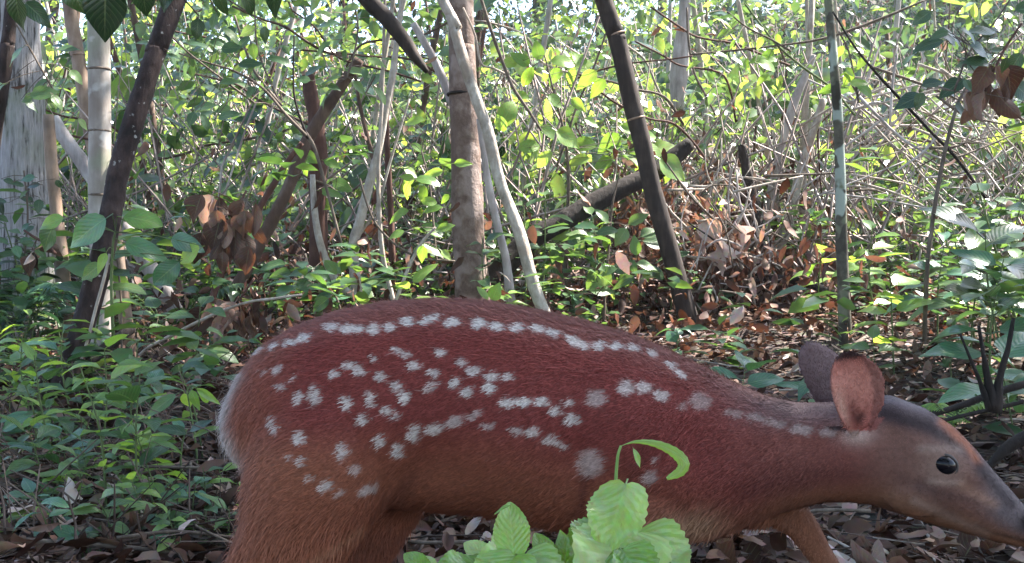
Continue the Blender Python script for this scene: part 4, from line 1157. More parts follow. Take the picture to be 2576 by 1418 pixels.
hero('seedling', 'round-leaved seedling peeping from the litter', 'seedling', [(20, 1350), (22, 1390), (24, 1420)], 1.5, (3, 4),
     [(24, 1360, 60, 1352, 1.0, 'leaf_blue', 0, 1.0), (20, 1358, -20, 1350, 1.0, 'leaf_blue', 0, 0.8), (30, 1368, 66, 1376, 0.6, 'leaf_mid', 0, 0.8)], ground_it=True)
hero('herb', 'long grey-green leaves arching from a herb by the dark leaning tree\'s foot', 'herb', [(-30, 1050), (-10, 1080), (0, 1120)], 1.9, (5, 6),
     [(0, 1090, 78, 1036, 0.7, 'leaf_blue', 0, 0.5), (-10, 1070, 60, 1025, 0.5, 'leaf_blue', 0, 0.6), (0, 1085, 70, 1080, 0.5, 'leaf_blue', 0, 0.8), (-5, 1100, 60, 1110, 0.4, 'leaf_mid', 0, 0.8)], ground_it=True)


# ferns
def fern(label, base, nfr, L, mk='leaf_mid', lean_to=None):
    base = Vector(base)
    root = empty('fern', base)
    for k in range(nfr):
        az = random.uniform(0, 2 * PI) if lean_to is None else lean_to + random.gauss(0, 0.9)
        dirv = Vector((math.cos(az), math.sin(az) * 0.6, 0))
        ln = L * random.uniform(0.75, 1.15)
        pts = [base, base + dirv * ln * 0.3 + Vector((0, 0, ln * 0.5)), base + dirv * ln * 0.65 + Vector((0, 0, ln * 0.72)), base + dirv * ln + Vector((0, 0, ln * 0.68))]
        fr = link('frond', tube_mesh('frond', pts, [0.0022, 0.0018, 0.0012, 0.0006], M['stem_green'], sides=5, seg=5, origin=base, caps=False), root)
        path = catmull(pts, 7)
        m_ = len(path)
        for i in range(4, m_):
            t = i / (m_ - 1)
            tg = (path[min(i + 1, m_ - 1)] - path[i - 1]).normalized()
            sd = tg.cross(Vector((0, 0, 1))).normalized()
            for s in (-1, 1):
                o = bpy.data.objects.new('leaflet', LEAF[mk][2])
                l_ = ln * 0.22 * (math.sin(PI * min(0.12 + t * 0.86, 1)) + 0.1)
                mt = frame(path[i] - base, sd * s + tg * 0.45 + Vector((0, 0, -0.12)), (0, -0.2, 1)) @ Matrix.Diagonal((l_ * 0.9, l_, l_, 1))
                o.parent = fr
                o.matrix_local = mt
                COL.objects.link(o)
    tag(root, label, 'fern')


c = at(2330, 900, 2.2)
fern('small green fern on the litter behind the fawn\'s head', (c.x, 2.2, gzf(c.x, 2.2)), 4, 0.16, 'leaf_bright')
c = at(70, 640, 3.3)
fern('feathery blue-green fern at the foot of the fissured grey tree', (c.x, 3.3, gzf(c.x, 3.3)), 6, 0.34, 'leaf_blue')
c = at(10, 560, 3.5)
fern('tall feathery fern half hiding the fissured grey tree', (c.x, 3.45, gzf(c.x, 3.45)), 5, 0.36, 'leaf_mid')
c = at(440, 760, 3.6)
fern('green fern among the low plants behind the dark leaning tree', (c.x, 3.6, gzf(c.x, 3.6)), 6, 0.34, 'leaf_mid')

# ------------------------------------------------------------------ plant in front of the fawn
FL = {
    'tall': leaf_mesh('leaf', M['leaf_front'], 'ellip', width=0.58, fold=0.18, droop=0.12, wave=0.02, teeth=1, petiole=0.04, nseg=26, across=4, seed=31),
    'broad': leaf_mesh('leaf', M['leaf_front'], 'ovate', width=0.74, fold=0.22, droop=0.4, wave=0.085, teeth=1, petiole=0.05, nseg=26, across=4, seed=32),
    'long': leaf_mesh('leaf', M['leaf_front'], 'lance', width=0.36, fold=0.2, droop=0.3, wave=0.03, teeth=1, petiole=0.05, nseg=22, across=3, seed=33),
    'curl': leaf_mesh('leaf', M['leaf_front'], 'lance', width=0.22, fold=0.5, droop=1.45, wave=0.01, teeth=1, petiole=0.05, nseg=26, across=3, seed=34),
}
D0 = 0.76
fp = empty('broad_leaved_plant', (at(1500, 1420, D0).x, D0 - 0.02, gzf(at(1500, 1420, D0).x, D0)))
fb = fp.location.copy()


def fstem(vp, ds, w):
    pts = [fb.copy()] + [at(x, y, dd) for (x, y), dd in zip(vp, ds)]
    rad = [w * 1.4] + [w * (1 - 0.5 * i / len(vp)) for i in range(len(vp))]
    link('stem', tube_mesh('stem', pts, rad, M['stem_front'], sides=8, seg=6, origin=fb, caps=True), fp)


fstem([(1530, 1500), (1548, 1300), (1549, 1215), (1554, 1150), (1562, 1122)], [0.76, 0.775, 0.78, 0.78, 0.78], 0.0015)
fstem([(1400, 1560), (1300, 1470), (1292, 1410)], [0.75, 0.74, 0.74], 0.0022)
fstem([(1540, 1520), (1600, 1440), (1640, 1410)], [0.75, 0.74, 0.74], 0.0022)


def fleaf(kind, a, b, d0, d1, nrm, ws=1.0, name='leaf'):
    p0, p1 = at(a[0], a[1], d0), at(b[0], b[1], d1)
    return put_leaf(FL[kind], fp, p0, p1 - p0, nrm, (p1 - p0).length, ws)


fleaf('tall', (1293, 1425), (1282, 1262), 0.74, 0.745, (0.05, -1, 0.25), 1.0)
fleaf('broad', (1578, 1208), (1510, 1400), 0.775, 0.73, (-0.25, -1, 0.7), 0.86)
fleaf('broad', (1600, 1335), (1480, 1465), 0.77, 0.70, (-0.1, -1, 0.9), 1.15)
fleaf('broad', (1588, 1345), (1735, 1440), 0.77, 0.72, (0.3, -1, 0.9), 1.25)
fleaf('tall', (1250, 1420), (1165, 1362), 0.76, 0.77, (-0.3, -0.8, 0.7), 0.9)
fleaf('long', (1290, 1440), (1245, 1282), 0.765, 0.775, (-0.5, -1, 0.3), 1.3)
fleaf('long', (1280, 1430), (1090, 1392), 0.745, 0.74, (0, -0.5, 1), 0.8)
fleaf('broad', (1300, 1395), (1215, 1480), 0.74, 0.69, (-0.2, -1, 0.8), 1.0)
fleaf('broad', (1310, 1400), (1400, 1470), 0.75, 0.70, (0.2, -1, 0.9), 1.0)
fleaf('long', (1440, 1440), (1405, 1330), 0.77, 0.775, (-0.2, -1, 0.3), 1.5)
fleaf('broad', (1640, 1400), (1560, 1470), 0.75, 0.70, (0, -1, 0.9), 1.0)
fleaf('broad', (1650, 1400), (1740, 1330), 0.76, 0.79, (0.2, -0.9, 0.7), 0.9)
fleaf('tall', (1090, 1450), (1015, 1388), 0.72, 0.73, (-0.1, -0.8, 0.8), 0.9)
fleaf('tall', (1100, 1450), (1060, 1395), 0.73, 0.74, (0.2, -0.8, 0.8), 1.0)
fleaf('broad', (1560, 1330), (1425, 1425), 0.775, 0.74, (-0.3, -1, 0.6), 1.2)
fleaf('broad', (1330, 1410), (1180, 1425), 0.75, 0.72, (-0.1, -0.9, 0.9), 1.0)
fleaf('broad', (1200, 1430), (1090, 1420), 0.74, 0.72, (-0.1, -0.9, 0.9), 1.0)
fleaf('tall', (1400, 1440), (1345, 1340), 0.765, 0.77, (0.1, -1, 0.4), 0.9)
fleaf('broad', (1560, 1380), (1640, 1480), 0.74, 0.70, (0.1, -1, 0.7), 1.1)
fleaf('long', (1592, 1126), (1616, 1178), 0.78, 0.775, (0.4, -1, 0.2), 0.8)
fleaf('long', (1286, 1270), (1240, 1288), 0.742, 0.738, (0.0, -0.6, 1), 0.6)
# the crescent leaf that arches over from the shoot tip
arc = [(1560, 1124), (1600, 1113), (1650, 1118), (1695, 1138), (1720, 1165), (1712, 1188), (1678, 1206)]
apts = catmull([at(x, y, 0.78) for x, y in arc], 5)
vs, fs, uv = [], [], []
m_ = len(apts)
for i, q in enumerate(apts):
    t = i / (m_ - 1)
    tg = (apts[min(i + 1, m_ - 1)] - apts[max(i - 1, 0)]).normalized()
    sd = tg.cross(Vector((0, -1, 0))).normalized()
    w = 0.0042 * prof(0.03 + 0.94 * t, 1.6, 0.8) * (1.06 if i % 2 else 0.94)
    for s in (-1, 0, 1):
        vs.append(q + sd * (s * w) + Vector((0, (abs(s)) * 0.0015, 0)) - fb)
        uv.append((s * 0.5 + 0.5, t))
for i in range(m_ - 1):
    for k in range(2):
        fs.append((i * 3 + k, i * 3 + k + 1, i * 3 + 4 + k, i * 3 + 3 + k))
me = bpy.data.meshes.new('leaf')
me.from_pydata([tuple(v) for v in vs], [], fs)
l = me.uv_layers.new(name='UVMap')
li = np.empty(len(me.loops), np.int32)
me.loops.foreach_get('vertex_index', li)
l.data.foreach_set('uv', np.asarray(uv, np.float32)[li].ravel())
me.polygons.foreach_set('use_smooth', np.ones(len(fs), bool))
me.materials.append(M['leaf_front'])
me.update()
link('leaf', me, fp)['label'] = 'narrow yellow-green leaf arching in a crescent'
tag(fp, 'broad-leaved pale green plant growing in front of the fawn\'s belly', 'plant')

# ------------------------------------------------------------------ the fawn
DD = 1.10
FEET = gzf(0.0, DD)


def D_(vx, vy, dy=0.0):
    return at(vx, vy, DD) + Vector((0, dy, 0))


def ring_loft(bm, rings, n=28):
    """rings: list of (centre, up vector, half height, half width); closed loft."""
    prev = None
    first = None
    for (c, up, hh, hw, sq) in rings:
        vs = []
        for k in range(n):
            a = 2 * PI * k / n
            ca, sa = math.cos(a), math.sin(a)
            e = 2 / sq
            vs.append(bm.verts.new(c + up * (hh * math.copysign(abs(ca) ** e, ca)) + Vector((0, 1, 0)) * (hw * math.copysign(abs(sa) ** e, sa))))
        if prev:
            for k in range(n):
                bm.faces.new((prev[k], prev[(k + 1) % n], vs[(k + 1) % n], vs[k]))
        else:
            first = vs
        prev = vs
    bm.faces.new(first[::-1])
    bm.faces.new(prev)


TB = [((562, 1062), (572, 1112), .018), ((570, 1010), (592, 1152), .036), ((606, 940), (646, 1190), .058), ((660, 870), (740, 1232), .073), ((740, 822), (830, 1255), .081), ((840, 784), (930, 1270), .084),
      ((960, 759), (1040, 1280), .085), ((1090, 750), (1120, 1288), .087), ((1220, 755), (1220, 1293), .09), ((1340, 776), (1330, 1318), .09), ((1460, 803), (1440, 1335), .088), ((1570, 834), (1550, 1350), .083),
      ((1670, 873), (1660, 1360), .075), ((1760, 917), (1770, 1355), .066), ((1850, 964), (1870, 1325), .056), ((1930, 998), (1965, 1287), .047), ((2010, 1014), (2060, 1263), .042), ((2090, 1014), (2130, 1262), .042),
      ((2170, 1000), (2190, 1270), .045), ((2240, 994), (2240, 1285), .049), ((2320, 1024), (2290, 1302), .050), ((2390, 1068), (2340, 1318), .047), ((2445, 1124), (2390, 1330), .041), ((2490, 1178), (2440, 1345), .034),
      ((2528, 1219), (2490, 1358), .0285), ((2562, 1258), (2530, 1369), .0245), ((2588, 1290), (2562, 1375), .0215), ((2604, 1326), (2586, 1370), .014)]
bm = bmesh.new()
rings = []
for (tp, bt, hw) in TB:
    a, b = D_(*tp), D_(*bt)
    rings.append(((a + b) / 2, (a - b).normalized(), (a - b).length / 2, hw, 2.15))
ring_loft(bm, rings, 36)


def leg(bm, pts, oval=0.72):
    """pts: (vx, vy, dy, radius) from the body down; a closed tapered tube."""
    P = [D_(x, y, dy) for (x, y, dy, r) in pts]
    path = catmull(P, 6)
    rr = np.interp(np.linspace(0, len(pts) - 1, len(path)), np.arange(len(pts)), [q[3] for q in pts])
    prev = first = None
    for i, q in enumerate(path):
        tg = (path[min(i + 1, len(path) - 1)] - path[max(i - 1, 0)]).normalized()
        n1 = Vector((0, 1, 0))
        n2 = tg.cross(n1).normalized()
        n1 = n2.cross(tg).normalized()
        vs = [bm.verts.new(q + n2 * (rr[i] * math.cos(2 * PI * k / 16)) + n1 * (rr[i] * (oval if rr[i] > 0.02 else 0.95) * math.sin(2 * PI * k / 16))) for k in range(16)]
        if prev:
            for k in range(16): bm.faces.new((prev[k], vs[k], vs[(k + 1) % 16], prev[(k + 1) % 16]))
        else: first = vs
        prev = vs
    bm.faces.new(first)
    bm.faces.new(prev[::-1])
    return path[-1]


GROUND_V = CY + (CAMZ - FEET) * FOC / DD
hoof_spots = []
NEAR, FAR = -0.05, 0.05
LEGS = [
    [(850, 1080, NEAR * .6, .085), (812, 1190, NEAR, .072), (760, 1320, NEAR, .056), (696, 1412, NEAR, .041), (628, 1520, NEAR, .026), (588, 1605, NEAR, .0165), (612, 1690, NEAR, .0115), (636, GROUND_V - 40, NEAR, .0105), (650, GROUND_V - 22, NEAR, .011)],
    [(880, 1120, FAR * .6, .078), (925, 1250, FAR, .062), (915, 1360, FAR, .040), (895, 1440, FAR, .028), (850, 1540, FAR, .021), (815, 1615, FAR, .0155), (840, 1690, FAR, .0115), (858, GROUND_V - 40, FAR, .0105), (872, GROUND_V - 22, FAR, .011)],
    [(1640, 1160, NEAR * .6, .05), (1600, 1260, NEAR * .9, .044), (1565, 1350, NEAR, .030), (1580, 1450, NEAR, .020), (1588, 1560, NEAR, .0145), (1560, 1660, NEAR, .0105), (1552, GROUND_V - 40, NEAR, .0105), (1562, GROUND_V - 22, NEAR, .011)],
    [(1770, 1200, FAR * .5, .058), (1900, 1285, FAR * .8, .026), (1985, 1300, FAR, .0215), (2045, 1348, FAR, .0172), (2096, 1425, FAR, .0138), (2160, 1530, FAR, .0125), (2215, 1630, FAR, .0105), (2262, GROUND_V - 40, FAR, .0105), (2276, GROUND_V - 22, FAR, .011)],
]
for lg in LEGS: hoof_spots.append(leg(bm, lg))


def ear(bm, base, tip, w_v, dy, cup, lean, thick=0.0045):
    """A cupped ear: a curved shell with real thickness. cup > 0 opens towards the camera."""
    n, k_ = 22, 12
    a, b = at(*base, DD + dy), at(*tip, DD + dy)
    dy = 0.0
    ax = b - a
    side = Vector((ax.z, 0, -ax.x)).normalized()
    W = w_v / FOC * DD
    outer, inner = [], []
    for i in range(n + 1):
        t = i / n
        c = a + ax * t + Vector((0, dy + lean * t, 0)) + side * (0.006 * math.sin(PI * t))
        w = W * float(np.interp(t, [0, .12, .3, .5, .68, .82, .92, .97, 1], [.36, .56, .86, 1.0, .97, .80, .55, .34, .10]))
        ro, ri = [], []
        for k in range(k_ + 1):
            s = -1 + 2 * k / k_
            dep = cup * (0.5 + 0.8 * (1 - t)) * (1 - s * s) * (W * 0.9)
            q = c + side * (s * w) + Vector((0, dep, 0))
            ro.append(bm.verts.new(q + Vector((0, math.copysign(thick / 2, cup), 0))))
            ri.append(bm.verts.new(q - Vector((0, math.copysign(thick / 2, cup), 0))))
        outer.append(ro)
        inner.append(ri)
    for i in range(n):
        for k in range(k_):
            bm.faces.new((outer[i][k], outer[i][k + 1], outer[i + 1][k + 1], outer[i + 1][k]))
            bm.faces.new((inner[i][k], inner[i + 1][k], inner[i + 1][k + 1], inner[i][k + 1]))
        bm.faces.new((outer[i][0], outer[i + 1][0], inner[i + 1][0], inner[i][0]))
        bm.faces.new((outer[i][k_], inner[i][k_], inner[i + 1][k_], outer[i + 1][k_]))
    for k in range(k_):
        bm.faces.new((outer[0][k], inner[0][k], inner[0][k + 1], outer[0][k + 1]))
        bm.faces.new((outer[n][k], outer[n][k + 1], inner[n][k + 1], inner[n][k]))


EAR_B, EAR_T, EAR_W, EAR_D = (2162, 1098), (2128, 884), 67, -0.058
ear(bm, EAR_B, EAR_T, EAR_W, EAR_D, 0.55, -0.004)
ear(bm, (2108, 1060), (2034, 862), 60, 0.050, -0.5, 0.012)
# brow and cheek swell
def blob(bm, c, rx, ry, rz):
    r = bmesh.ops.create_icosphere(bm, subdivisions=3, radius=1.0)
    for v in r['verts']:
        v.co = Vector((v.co.x * rx, v.co.y * ry, v.co.z * rz)) + c
for s in (-1, 1):
    blob(bm, D_(2360, 1140, s * 0.026), .026, .014, .012)
    blob(bm, D_(2290, 1210, s * 0.030), .04, .018, .03)
bmesh.ops.recalc_face_normals(bm, faces=bm.faces)
raw = bpy.data.meshes.new('body_raw')
bm.to_mesh(raw)
bm.free()
tmp = bpy.data.objects.new('body_raw', raw)
COL.objects.link(tmp)
rm = tmp.modifiers.new('r', 'REMESH')
rm.mode = 'VOXEL'
rm.voxel_size = 0.0028
sm = tmp.modifiers.new('s', 'SMOOTH')
sm.factor = 0.5
sm.iterations = 7
bpy.context.view_layer.update()
dg = bpy.context.evaluated_depsgraph_get()
body_me = bpy.data.meshes.new_from_object(tmp.evaluated_get(dg))
bpy.data.objects.remove(tmp)
body_me.name = 'body'

SPOTS = [  # x, y, half length, half height, angle, strength
    (650, 880, 17, 8, -.6, .8), (692, 870, 14, 7, -.6, .9), (735, 862, 18, 9, -.3, 1), (768, 850, 20, 11, -.4, 1), (838, 824, 20, 11, 0, 1), (880, 829, 17, 12, -.3, 1), (905, 828, 16, 12, 0, 1), (945, 828, 17, 14, -.4, 1), (985, 825, 16, 12, 0, 1), (1030, 808, 18, 12, -.2, 1),
    (1078, 808, 20, 10, -.3, 1), (1100, 800, 16, 10, 0, 1), (1143, 812, 24, 11, -.1, 1), (1210, 815, 19, 14, 0, 1), (1255, 823, 18, 12, 0, 1), (1305, 826, 20, 11, .1, 1), (1357, 828, 21, 10, .15, 1), (1397, 840, 18, 11, .2, 1), (1445, 856, 19, 10, .5, 1), (1467, 868, 22, 12, .3, 1),
    (1511, 871, 18, 11, 0, 1), (1556, 873, 20, 9, .05, 1), (1600, 877, 18, 9, .1, .9), (1645, 890, 15, 9, .4, .9), (1692, 920, 15, 8, .5, .9), (1716, 944, 17, 9, .6, .9),
    (700, 930, 12, 11, .3, .7), (665, 932, 8, 7, 0, .5), (742, 950, 8, 11, .3, .5), (712, 972, 13, 8, .1, .8), (757, 1000, 14, 17, .3, .8), (798, 995, 15, 26, -.1, .9), (846, 941, 14, 12, -.3, .9), (884, 920, 18, 10, -.3, .9), (910, 932, 20, 12, .5, .9), (946, 903, 8, 12, 0, .7),
    (1003, 882, 13, 8, 0, .8), (1024, 892, 16, 8, .3, .8), (1048, 919, 17, 12, -.3, .9), (1113, 887, 15, 9, 0, .9), (963, 948, 12, 14, .3, .9), (876, 1014, 14, 20, -.2, 1), (937, 1005, 13, 20, -.1, 1), (1003, 972, 15, 14, .3, .9), (1020, 1000, 15, 17, -.3, 1), (1097, 938, 15, 11, 0, .9),
    (1090, 972, 24, 9, -.6, .7), (1166, 911, 13, 10, .3, .8), (1197, 932, 18, 13, 0, .9), (1150, 962, 16, 13, -.3, .9), (1180, 986, 18, 12, .2, 1), (1237, 975, 18, 16, -.2, 1), (1242, 948, 17, 12, 0, .9), (1283, 948, 18, 9, 0, .8), (978, 1032, 15, 12, -.3, .9), (1004, 1046, 12, 8, 0, .7), (916, 1055, 15, 15, .3, 1),
    (1282, 1013, 22, 12, 0, 1), (1322, 1011, 22, 12, 0, 1), (1367, 1010, 21, 11, .1, 1), (1436, 1012, 16, 10, 0, .7), (1402, 1034, 18, 12, .3, .9), (1445, 1055, 20, 14, .2, 1), (1505, 1003, 26, 22, 0, .5), (1580, 975, 22, 18, 0, .75), (1624, 976, 20, 15, 0, .75), (1667, 996, 20, 14, .2, .8), (1765, 1010, 30, 22, .2, .4), (1720, 1022, 14, 10, 0, .3),
    (690, 1068, 12, 26, -.3, .8), (758, 1101, 15, 18, -.1, .9), (866, 1136, 16, 22, 0, .8), (960, 1110, 16, 16, 0, 1), (1005, 1134, 16, 19, 0, 1), (1047, 1090, 17, 24, .2, .95), (1098, 1078, 24, 15, -.3, .85), (1150, 1060, 24, 14, -.3, .6), (1200, 1043, 22, 10, -.5, .5), (1232, 1072, 18, 10, 0, .5), (1304, 1083, 20, 10, .1, .65), (1342, 1087, 20, 12, 0, .8), (1392, 1108, 24, 12, .3, .8), (1420, 1122, 14, 9, .3, .7),
    (1492, 1165, 36, 34, 0, .5), (1640, 1200, 22, 18, -.4, .5), (1650, 1155, 9, 9, 0, .4), (762, 1160, 13, 13, 0, .7), (731, 1148, 7, 10, 0, .5), (897, 1180, 16, 12, -.3, .6), (824, 1222, 20, 14, -.3, .8), (860, 1240, 14, 8, -.2, .5), (930, 1230, 30, 11, -.5, .6), (780, 1205, 9, 9, 0, .5),
    (1850, 1040, 26, 10, .2, .3), (1905, 1050, 26, 10, .2, .3), (1955, 1066, 28, 10, .2, .32), (2020, 1082, 30, 13, .1, .38), (2085, 1090, 24, 12, 0, .4)]
TOPX = [q[0][0] for q in TB]
TOPY = [q[0][1] for q in TB]
BOTX = [q[1][0] for q in TB]
BOTY = [q[1][1] for q in TB]


def sstep(a, b, x):
    t = np.clip((x - a) / (b - a), 0, 1)
    return t * t * (3 - 2 * t)


def project(P):
    yy = DD - np.abs(P[:, 1] - DD)
    return CX + FOC * P[:, 0] / yy, CY - FOC * (P[:, 2] - CAMZ) / yy


def coat(P, Nn):
    """Colour of the coat at points P, with some painted light and shade."""
    vx, vy = project(P)
    n = len(P)
    t = (vy - np.interp(vx, TOPX, TOPY)) / (np.interp(vx, BOTX, BOTY) - np.interp(vx, TOPX, TOPY))
    C = lambda *c: np.array(c)[None]
    mixv = lambda a, b, f: a * (1 - f[:, None]) + b * f[:, None]
    back, flank, belly = C(.215, .080, .066), C(.182, .043, .037), C(.25, .092, .053)  # lighter back and darker flank put light from above into the coat
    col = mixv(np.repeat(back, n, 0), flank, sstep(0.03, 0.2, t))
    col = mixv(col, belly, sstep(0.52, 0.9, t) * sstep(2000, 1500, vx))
    col = mixv(col, C(.265, .105, .066), sstep(800, 580, vx) * 0.7)
    # legs
    col = mixv(col, C(.262, .098, .056), sstep(1300, 1400, vy) * sstep(1200, 1000, vx))
    col = mixv(col, C(.16, .06, .04), sstep(DD - 0.02, DD + 0.02, P[:, 1]) * sstep(1330, 1400, vy) * sstep(1200, 1000, vx) * 0.6)  # far hind leg darkened, painting the shade between the legs
    # pale chest
    col = mixv(col, C(.42, .27, .17), np.exp(-(((vx - 1760) / 90) ** 2 + ((vy - 1320) / 38) ** 2)) * 0.9)
    # neck and head
    nk = sstep(1720, 2020, vx)
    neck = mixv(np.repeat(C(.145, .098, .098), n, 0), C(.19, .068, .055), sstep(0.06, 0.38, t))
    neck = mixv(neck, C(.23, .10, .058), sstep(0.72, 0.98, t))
    neck = mixv(neck, C(.10, .036, .03), np.exp(-((t - 0.72) / 0.13) ** 2) * 0.6)  # shade under the neck painted into the coat
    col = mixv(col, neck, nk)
    hd = sstep(2120, 2260, vx)
    head = mixv(np.repeat(C(.10, .072, .076), n, 0), C(.165, .086, .068), sstep(0.08, 0.3, t))
    head = mixv(head, C(.22, .115, .07), sstep(0.68, 0.98, t))
    col = mixv(col, head, hd)
    mz = sstep(2430, 2530, vx) * sstep(0.9, 0.5, t)
    col = mixv(col, C(.14, .115, .12), mz)

    def seg(x0, y0, x1, y1, w):
        dx, dy = x1 - x0, y1 - y0
        u = np.clip(((vx - x0) * dx + (vy - y0) * dy) / (dx * dx + dy * dy), 0, 1)
        return np.exp(-(((vx - x0 - u * dx) ** 2 + (vy - y0 - u * dy) ** 2) / w ** 2))
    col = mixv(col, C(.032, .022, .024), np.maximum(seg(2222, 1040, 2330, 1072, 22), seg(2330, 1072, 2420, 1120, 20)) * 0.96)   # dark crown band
    col = mixv(col, C(.19, .16, .175), seg(2235, 1002, 2330, 1030, 12) * 0.7)
    col = mixv(col, C(.29, .10, .05), np.maximum(seg(2372, 1062, 2432, 1118, 13), seg(2432, 1118, 2462, 1168, 11)))             # rusty brow
    col = mixv(col, C(.27, .19, .155), np.exp(-(((vx - 2372) / 58) ** 2 + ((vy - 1176) / 50) ** 2)) * 0.75)
    col = mixv(col, C(.38, .30, .26), seg(2318, 1130, 2412, 1132, 12) * 0.4)
    col = mixv(col, C(.40, .30, .25), seg(2340, 1212, 2420, 1216, 8) * 0.6)
    col = mixv(col, C(.05, .026, .024), np.maximum(seg(2318, 1222, 2390, 1248, 17) * 0.6, seg(2390, 1248, 2460, 1262, 14) * 0.45))             # stripe below the eye
    col = mixv(col, C(.035, .025, .028), seg(2462, 1176, 2545, 1270, 15) * 0.85)
    col = mixv(col, C(.34, .20, .14), seg(2420, 1222, 2500, 1270, 13) * 0.5)
    col = mixv(col, C(.03, .02, .02), np.maximum(seg(2500, 1342, 2578, 1362, 5), seg(2455, 1322, 2500, 1342, 4) * 0.7) * 0.95)           # mouth line
    col = mixv(col, C(.34, .17, .10), seg(2300, 1296, 2560, 1372, 14) * 0.6)
    col = mixv(col, C(.09, .05, .042), seg(2270, 1200, 2400, 1290, 16) * 0.45)
    col = mixv(col, C(.02, .015, .018), np.clip(1.3 * np.exp(-(((vx - 2588) / 26) ** 2 + ((vy - 1314) / 30) ** 2)), 0, 1))
    # painted shade in elbow and flank folds, then a pale thigh edge
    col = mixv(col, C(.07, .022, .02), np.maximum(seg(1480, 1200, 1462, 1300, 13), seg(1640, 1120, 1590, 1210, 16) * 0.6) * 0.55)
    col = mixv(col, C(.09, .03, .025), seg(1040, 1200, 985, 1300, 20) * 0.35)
    col = mixv(col, C(.33, .17, .10), seg(915, 1327, 775, 1417, 10) * 0.6)
    pale = np.exp(-(((vx - 2158) / 40) ** 2 + ((vy - 1092) / 26) ** 2))
    col = mixv(col, C(.50, .38, .33), pale * 0.9)
    col = mixv(col, C(.42, .33, .28), seg(2300, 1262, 2480, 1345, 12) * 0.35)
    # ears; shade in the near ear's hollow is painted in
    near = (vx > 2070) & (vx < 2240) & (vy < 1085) & (vy > 860) & (P[:, 1] < DD - 0.034) & (Nn[:, 1] < 0.65)
    ux, uy = EAR_T[0] - EAR_B[0], EAR_T[1] - EAR_B[1]
    el = math.hypot(ux, uy)
    et = ((vx - EAR_B[0]) * ux + (vy - EAR_B[1]) * uy) / el ** 2
    es = ((vx - EAR_B[0]) * -uy + (vy - EAR_B[1]) * ux) / el / (EAR_W * np.interp(et, [0, .12, .3, .5, .68, .82, .92, .97, 1], [.36, .56, .86, 1.0, .97, .80, .55, .34, .10]))
    e_in = near & (et > 0.02) & (np.abs(es) < 1.6)
    ef = e_in.astype(float)
    earc = mixv(np.repeat(C(.38, .12, .095), n, 0), C(.60, .27, .215), np.exp(-((et - 0.6) / 0.32) ** 2))
    earc = mixv(earc, C(.55, .34, .26), np.exp(-(((es + 0.52) / 0.2) ** 2 + ((et - 0.36) / 0.22) ** 2)) * 0.8)
    earc = mixv(earc, C(.04, .016, .015), np.exp(-(((es - 0.15) / 0.35) ** 2 + ((et - 0.2) / 0.08) ** 2)) * 0.9)
    earc = mixv(earc, C(.12, .04, .035), np.exp(-(((es + 0.1) / 0.16) ** 2 + ((et - 0.3) / 0.16) ** 2)) * 0.6)
    rim = np.maximum(sstep(0.70, 0.86, np.abs(es)) * np.where(es < 0, 1.0, 0.5), sstep(0.85, 0.93, et))
    earc = mixv(earc, C(.055, .03, .03), rim)
    col = mixv(col, earc, ef)
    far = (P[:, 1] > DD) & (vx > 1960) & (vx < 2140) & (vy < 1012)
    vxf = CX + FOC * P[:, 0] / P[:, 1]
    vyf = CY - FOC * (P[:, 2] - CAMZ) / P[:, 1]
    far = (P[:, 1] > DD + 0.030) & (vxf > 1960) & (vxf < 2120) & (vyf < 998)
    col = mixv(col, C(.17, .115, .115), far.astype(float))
    # white rump and tail fringe
    r1 = np.maximum.reduce([seg(604, 940, 568, 1010, 12) * 0.8, seg(566, 1010, 548, 1085, 17) * 0.95, seg(550, 1090, 578, 1160, 27)])
    col = mixv(col, C(.44, .385, .355), np.clip(r1 * 1.1, 0, 1))
    # spots
    S = np.zeros(n)
    jx = 2.4 * np.sin(vy * 0.21 + vx * 0.07) + 1.6 * np.sin(vy * 0.47 - vx * 0.11)
    jy = 2.0 * np.sin(vx * 0.19 - vy * 0.05) + 1.2 * np.sin(vx * 0.53 + vy * 0.09)
    jr = np.random.default_rng(3).normal(0, 1.6, (2, n))
    sr = np.random.default_rng(5)
    for (x, y, a, b, an, s) in SPOTS:
        ca, sa = math.cos(an), math.sin(an)
        du, dv = vx - x + jx + jr[0], vy - y + jy + jr[1]
        s *= sr.uniform(0.88, 1.0)
        m = (np.abs(du) < 70) & (np.abs(dv) < 70)
        if not m.any(): continue
        u = du[m] * ca + dv[m] * sa
        v = -du[m] * sa + dv[m] * ca
        q = (u / (a * 1.05)) ** 2 + (v / (b * 1.12)) ** 2
        S[m] = np.maximum(S[m], s * (1 - sstep(0.25, 1.3, q)))
    col = mixv(col * np.array([0.92, 0.86, 0.86]), C(.53, .465, .435), S)
    return col, vx, vy


def fur_material():
    m, nt, out = new_mat('fur')
    a = N(nt, 'ShaderNodeAttribute', attribute_name='coat')
    tc = N(nt, 'ShaderNodeTexCoord')
    nz = N(nt, 'ShaderNodeTexNoise', Scale=220.0, Detail=3.0)
    nt.links.new(tc.outputs['Object'], nz.inputs['Vector'])
    col = mixc(nt, 0.35, a.outputs['Color'], mixc(nt, 1.0, a.outputs['Color'], nz.outputs[0], 'OVERLAY'))
    p = N(nt, 'ShaderNodeBsdfPrincipled', Roughness=0.62)
    p.inputs['Specular IOR Level'].default_value = 0.1
    try:
        p.inputs['Sheen Weight'].default_value = 0.0
        p.inputs['Sheen Roughness'].default_value = 0.5
    except KeyError:
        pass
    nt.links.new(col, p.inputs['Base Color'])
    nt.links.new(p.outputs[0], out.inputs[0])
    return m


M['fur'] = fur_material()


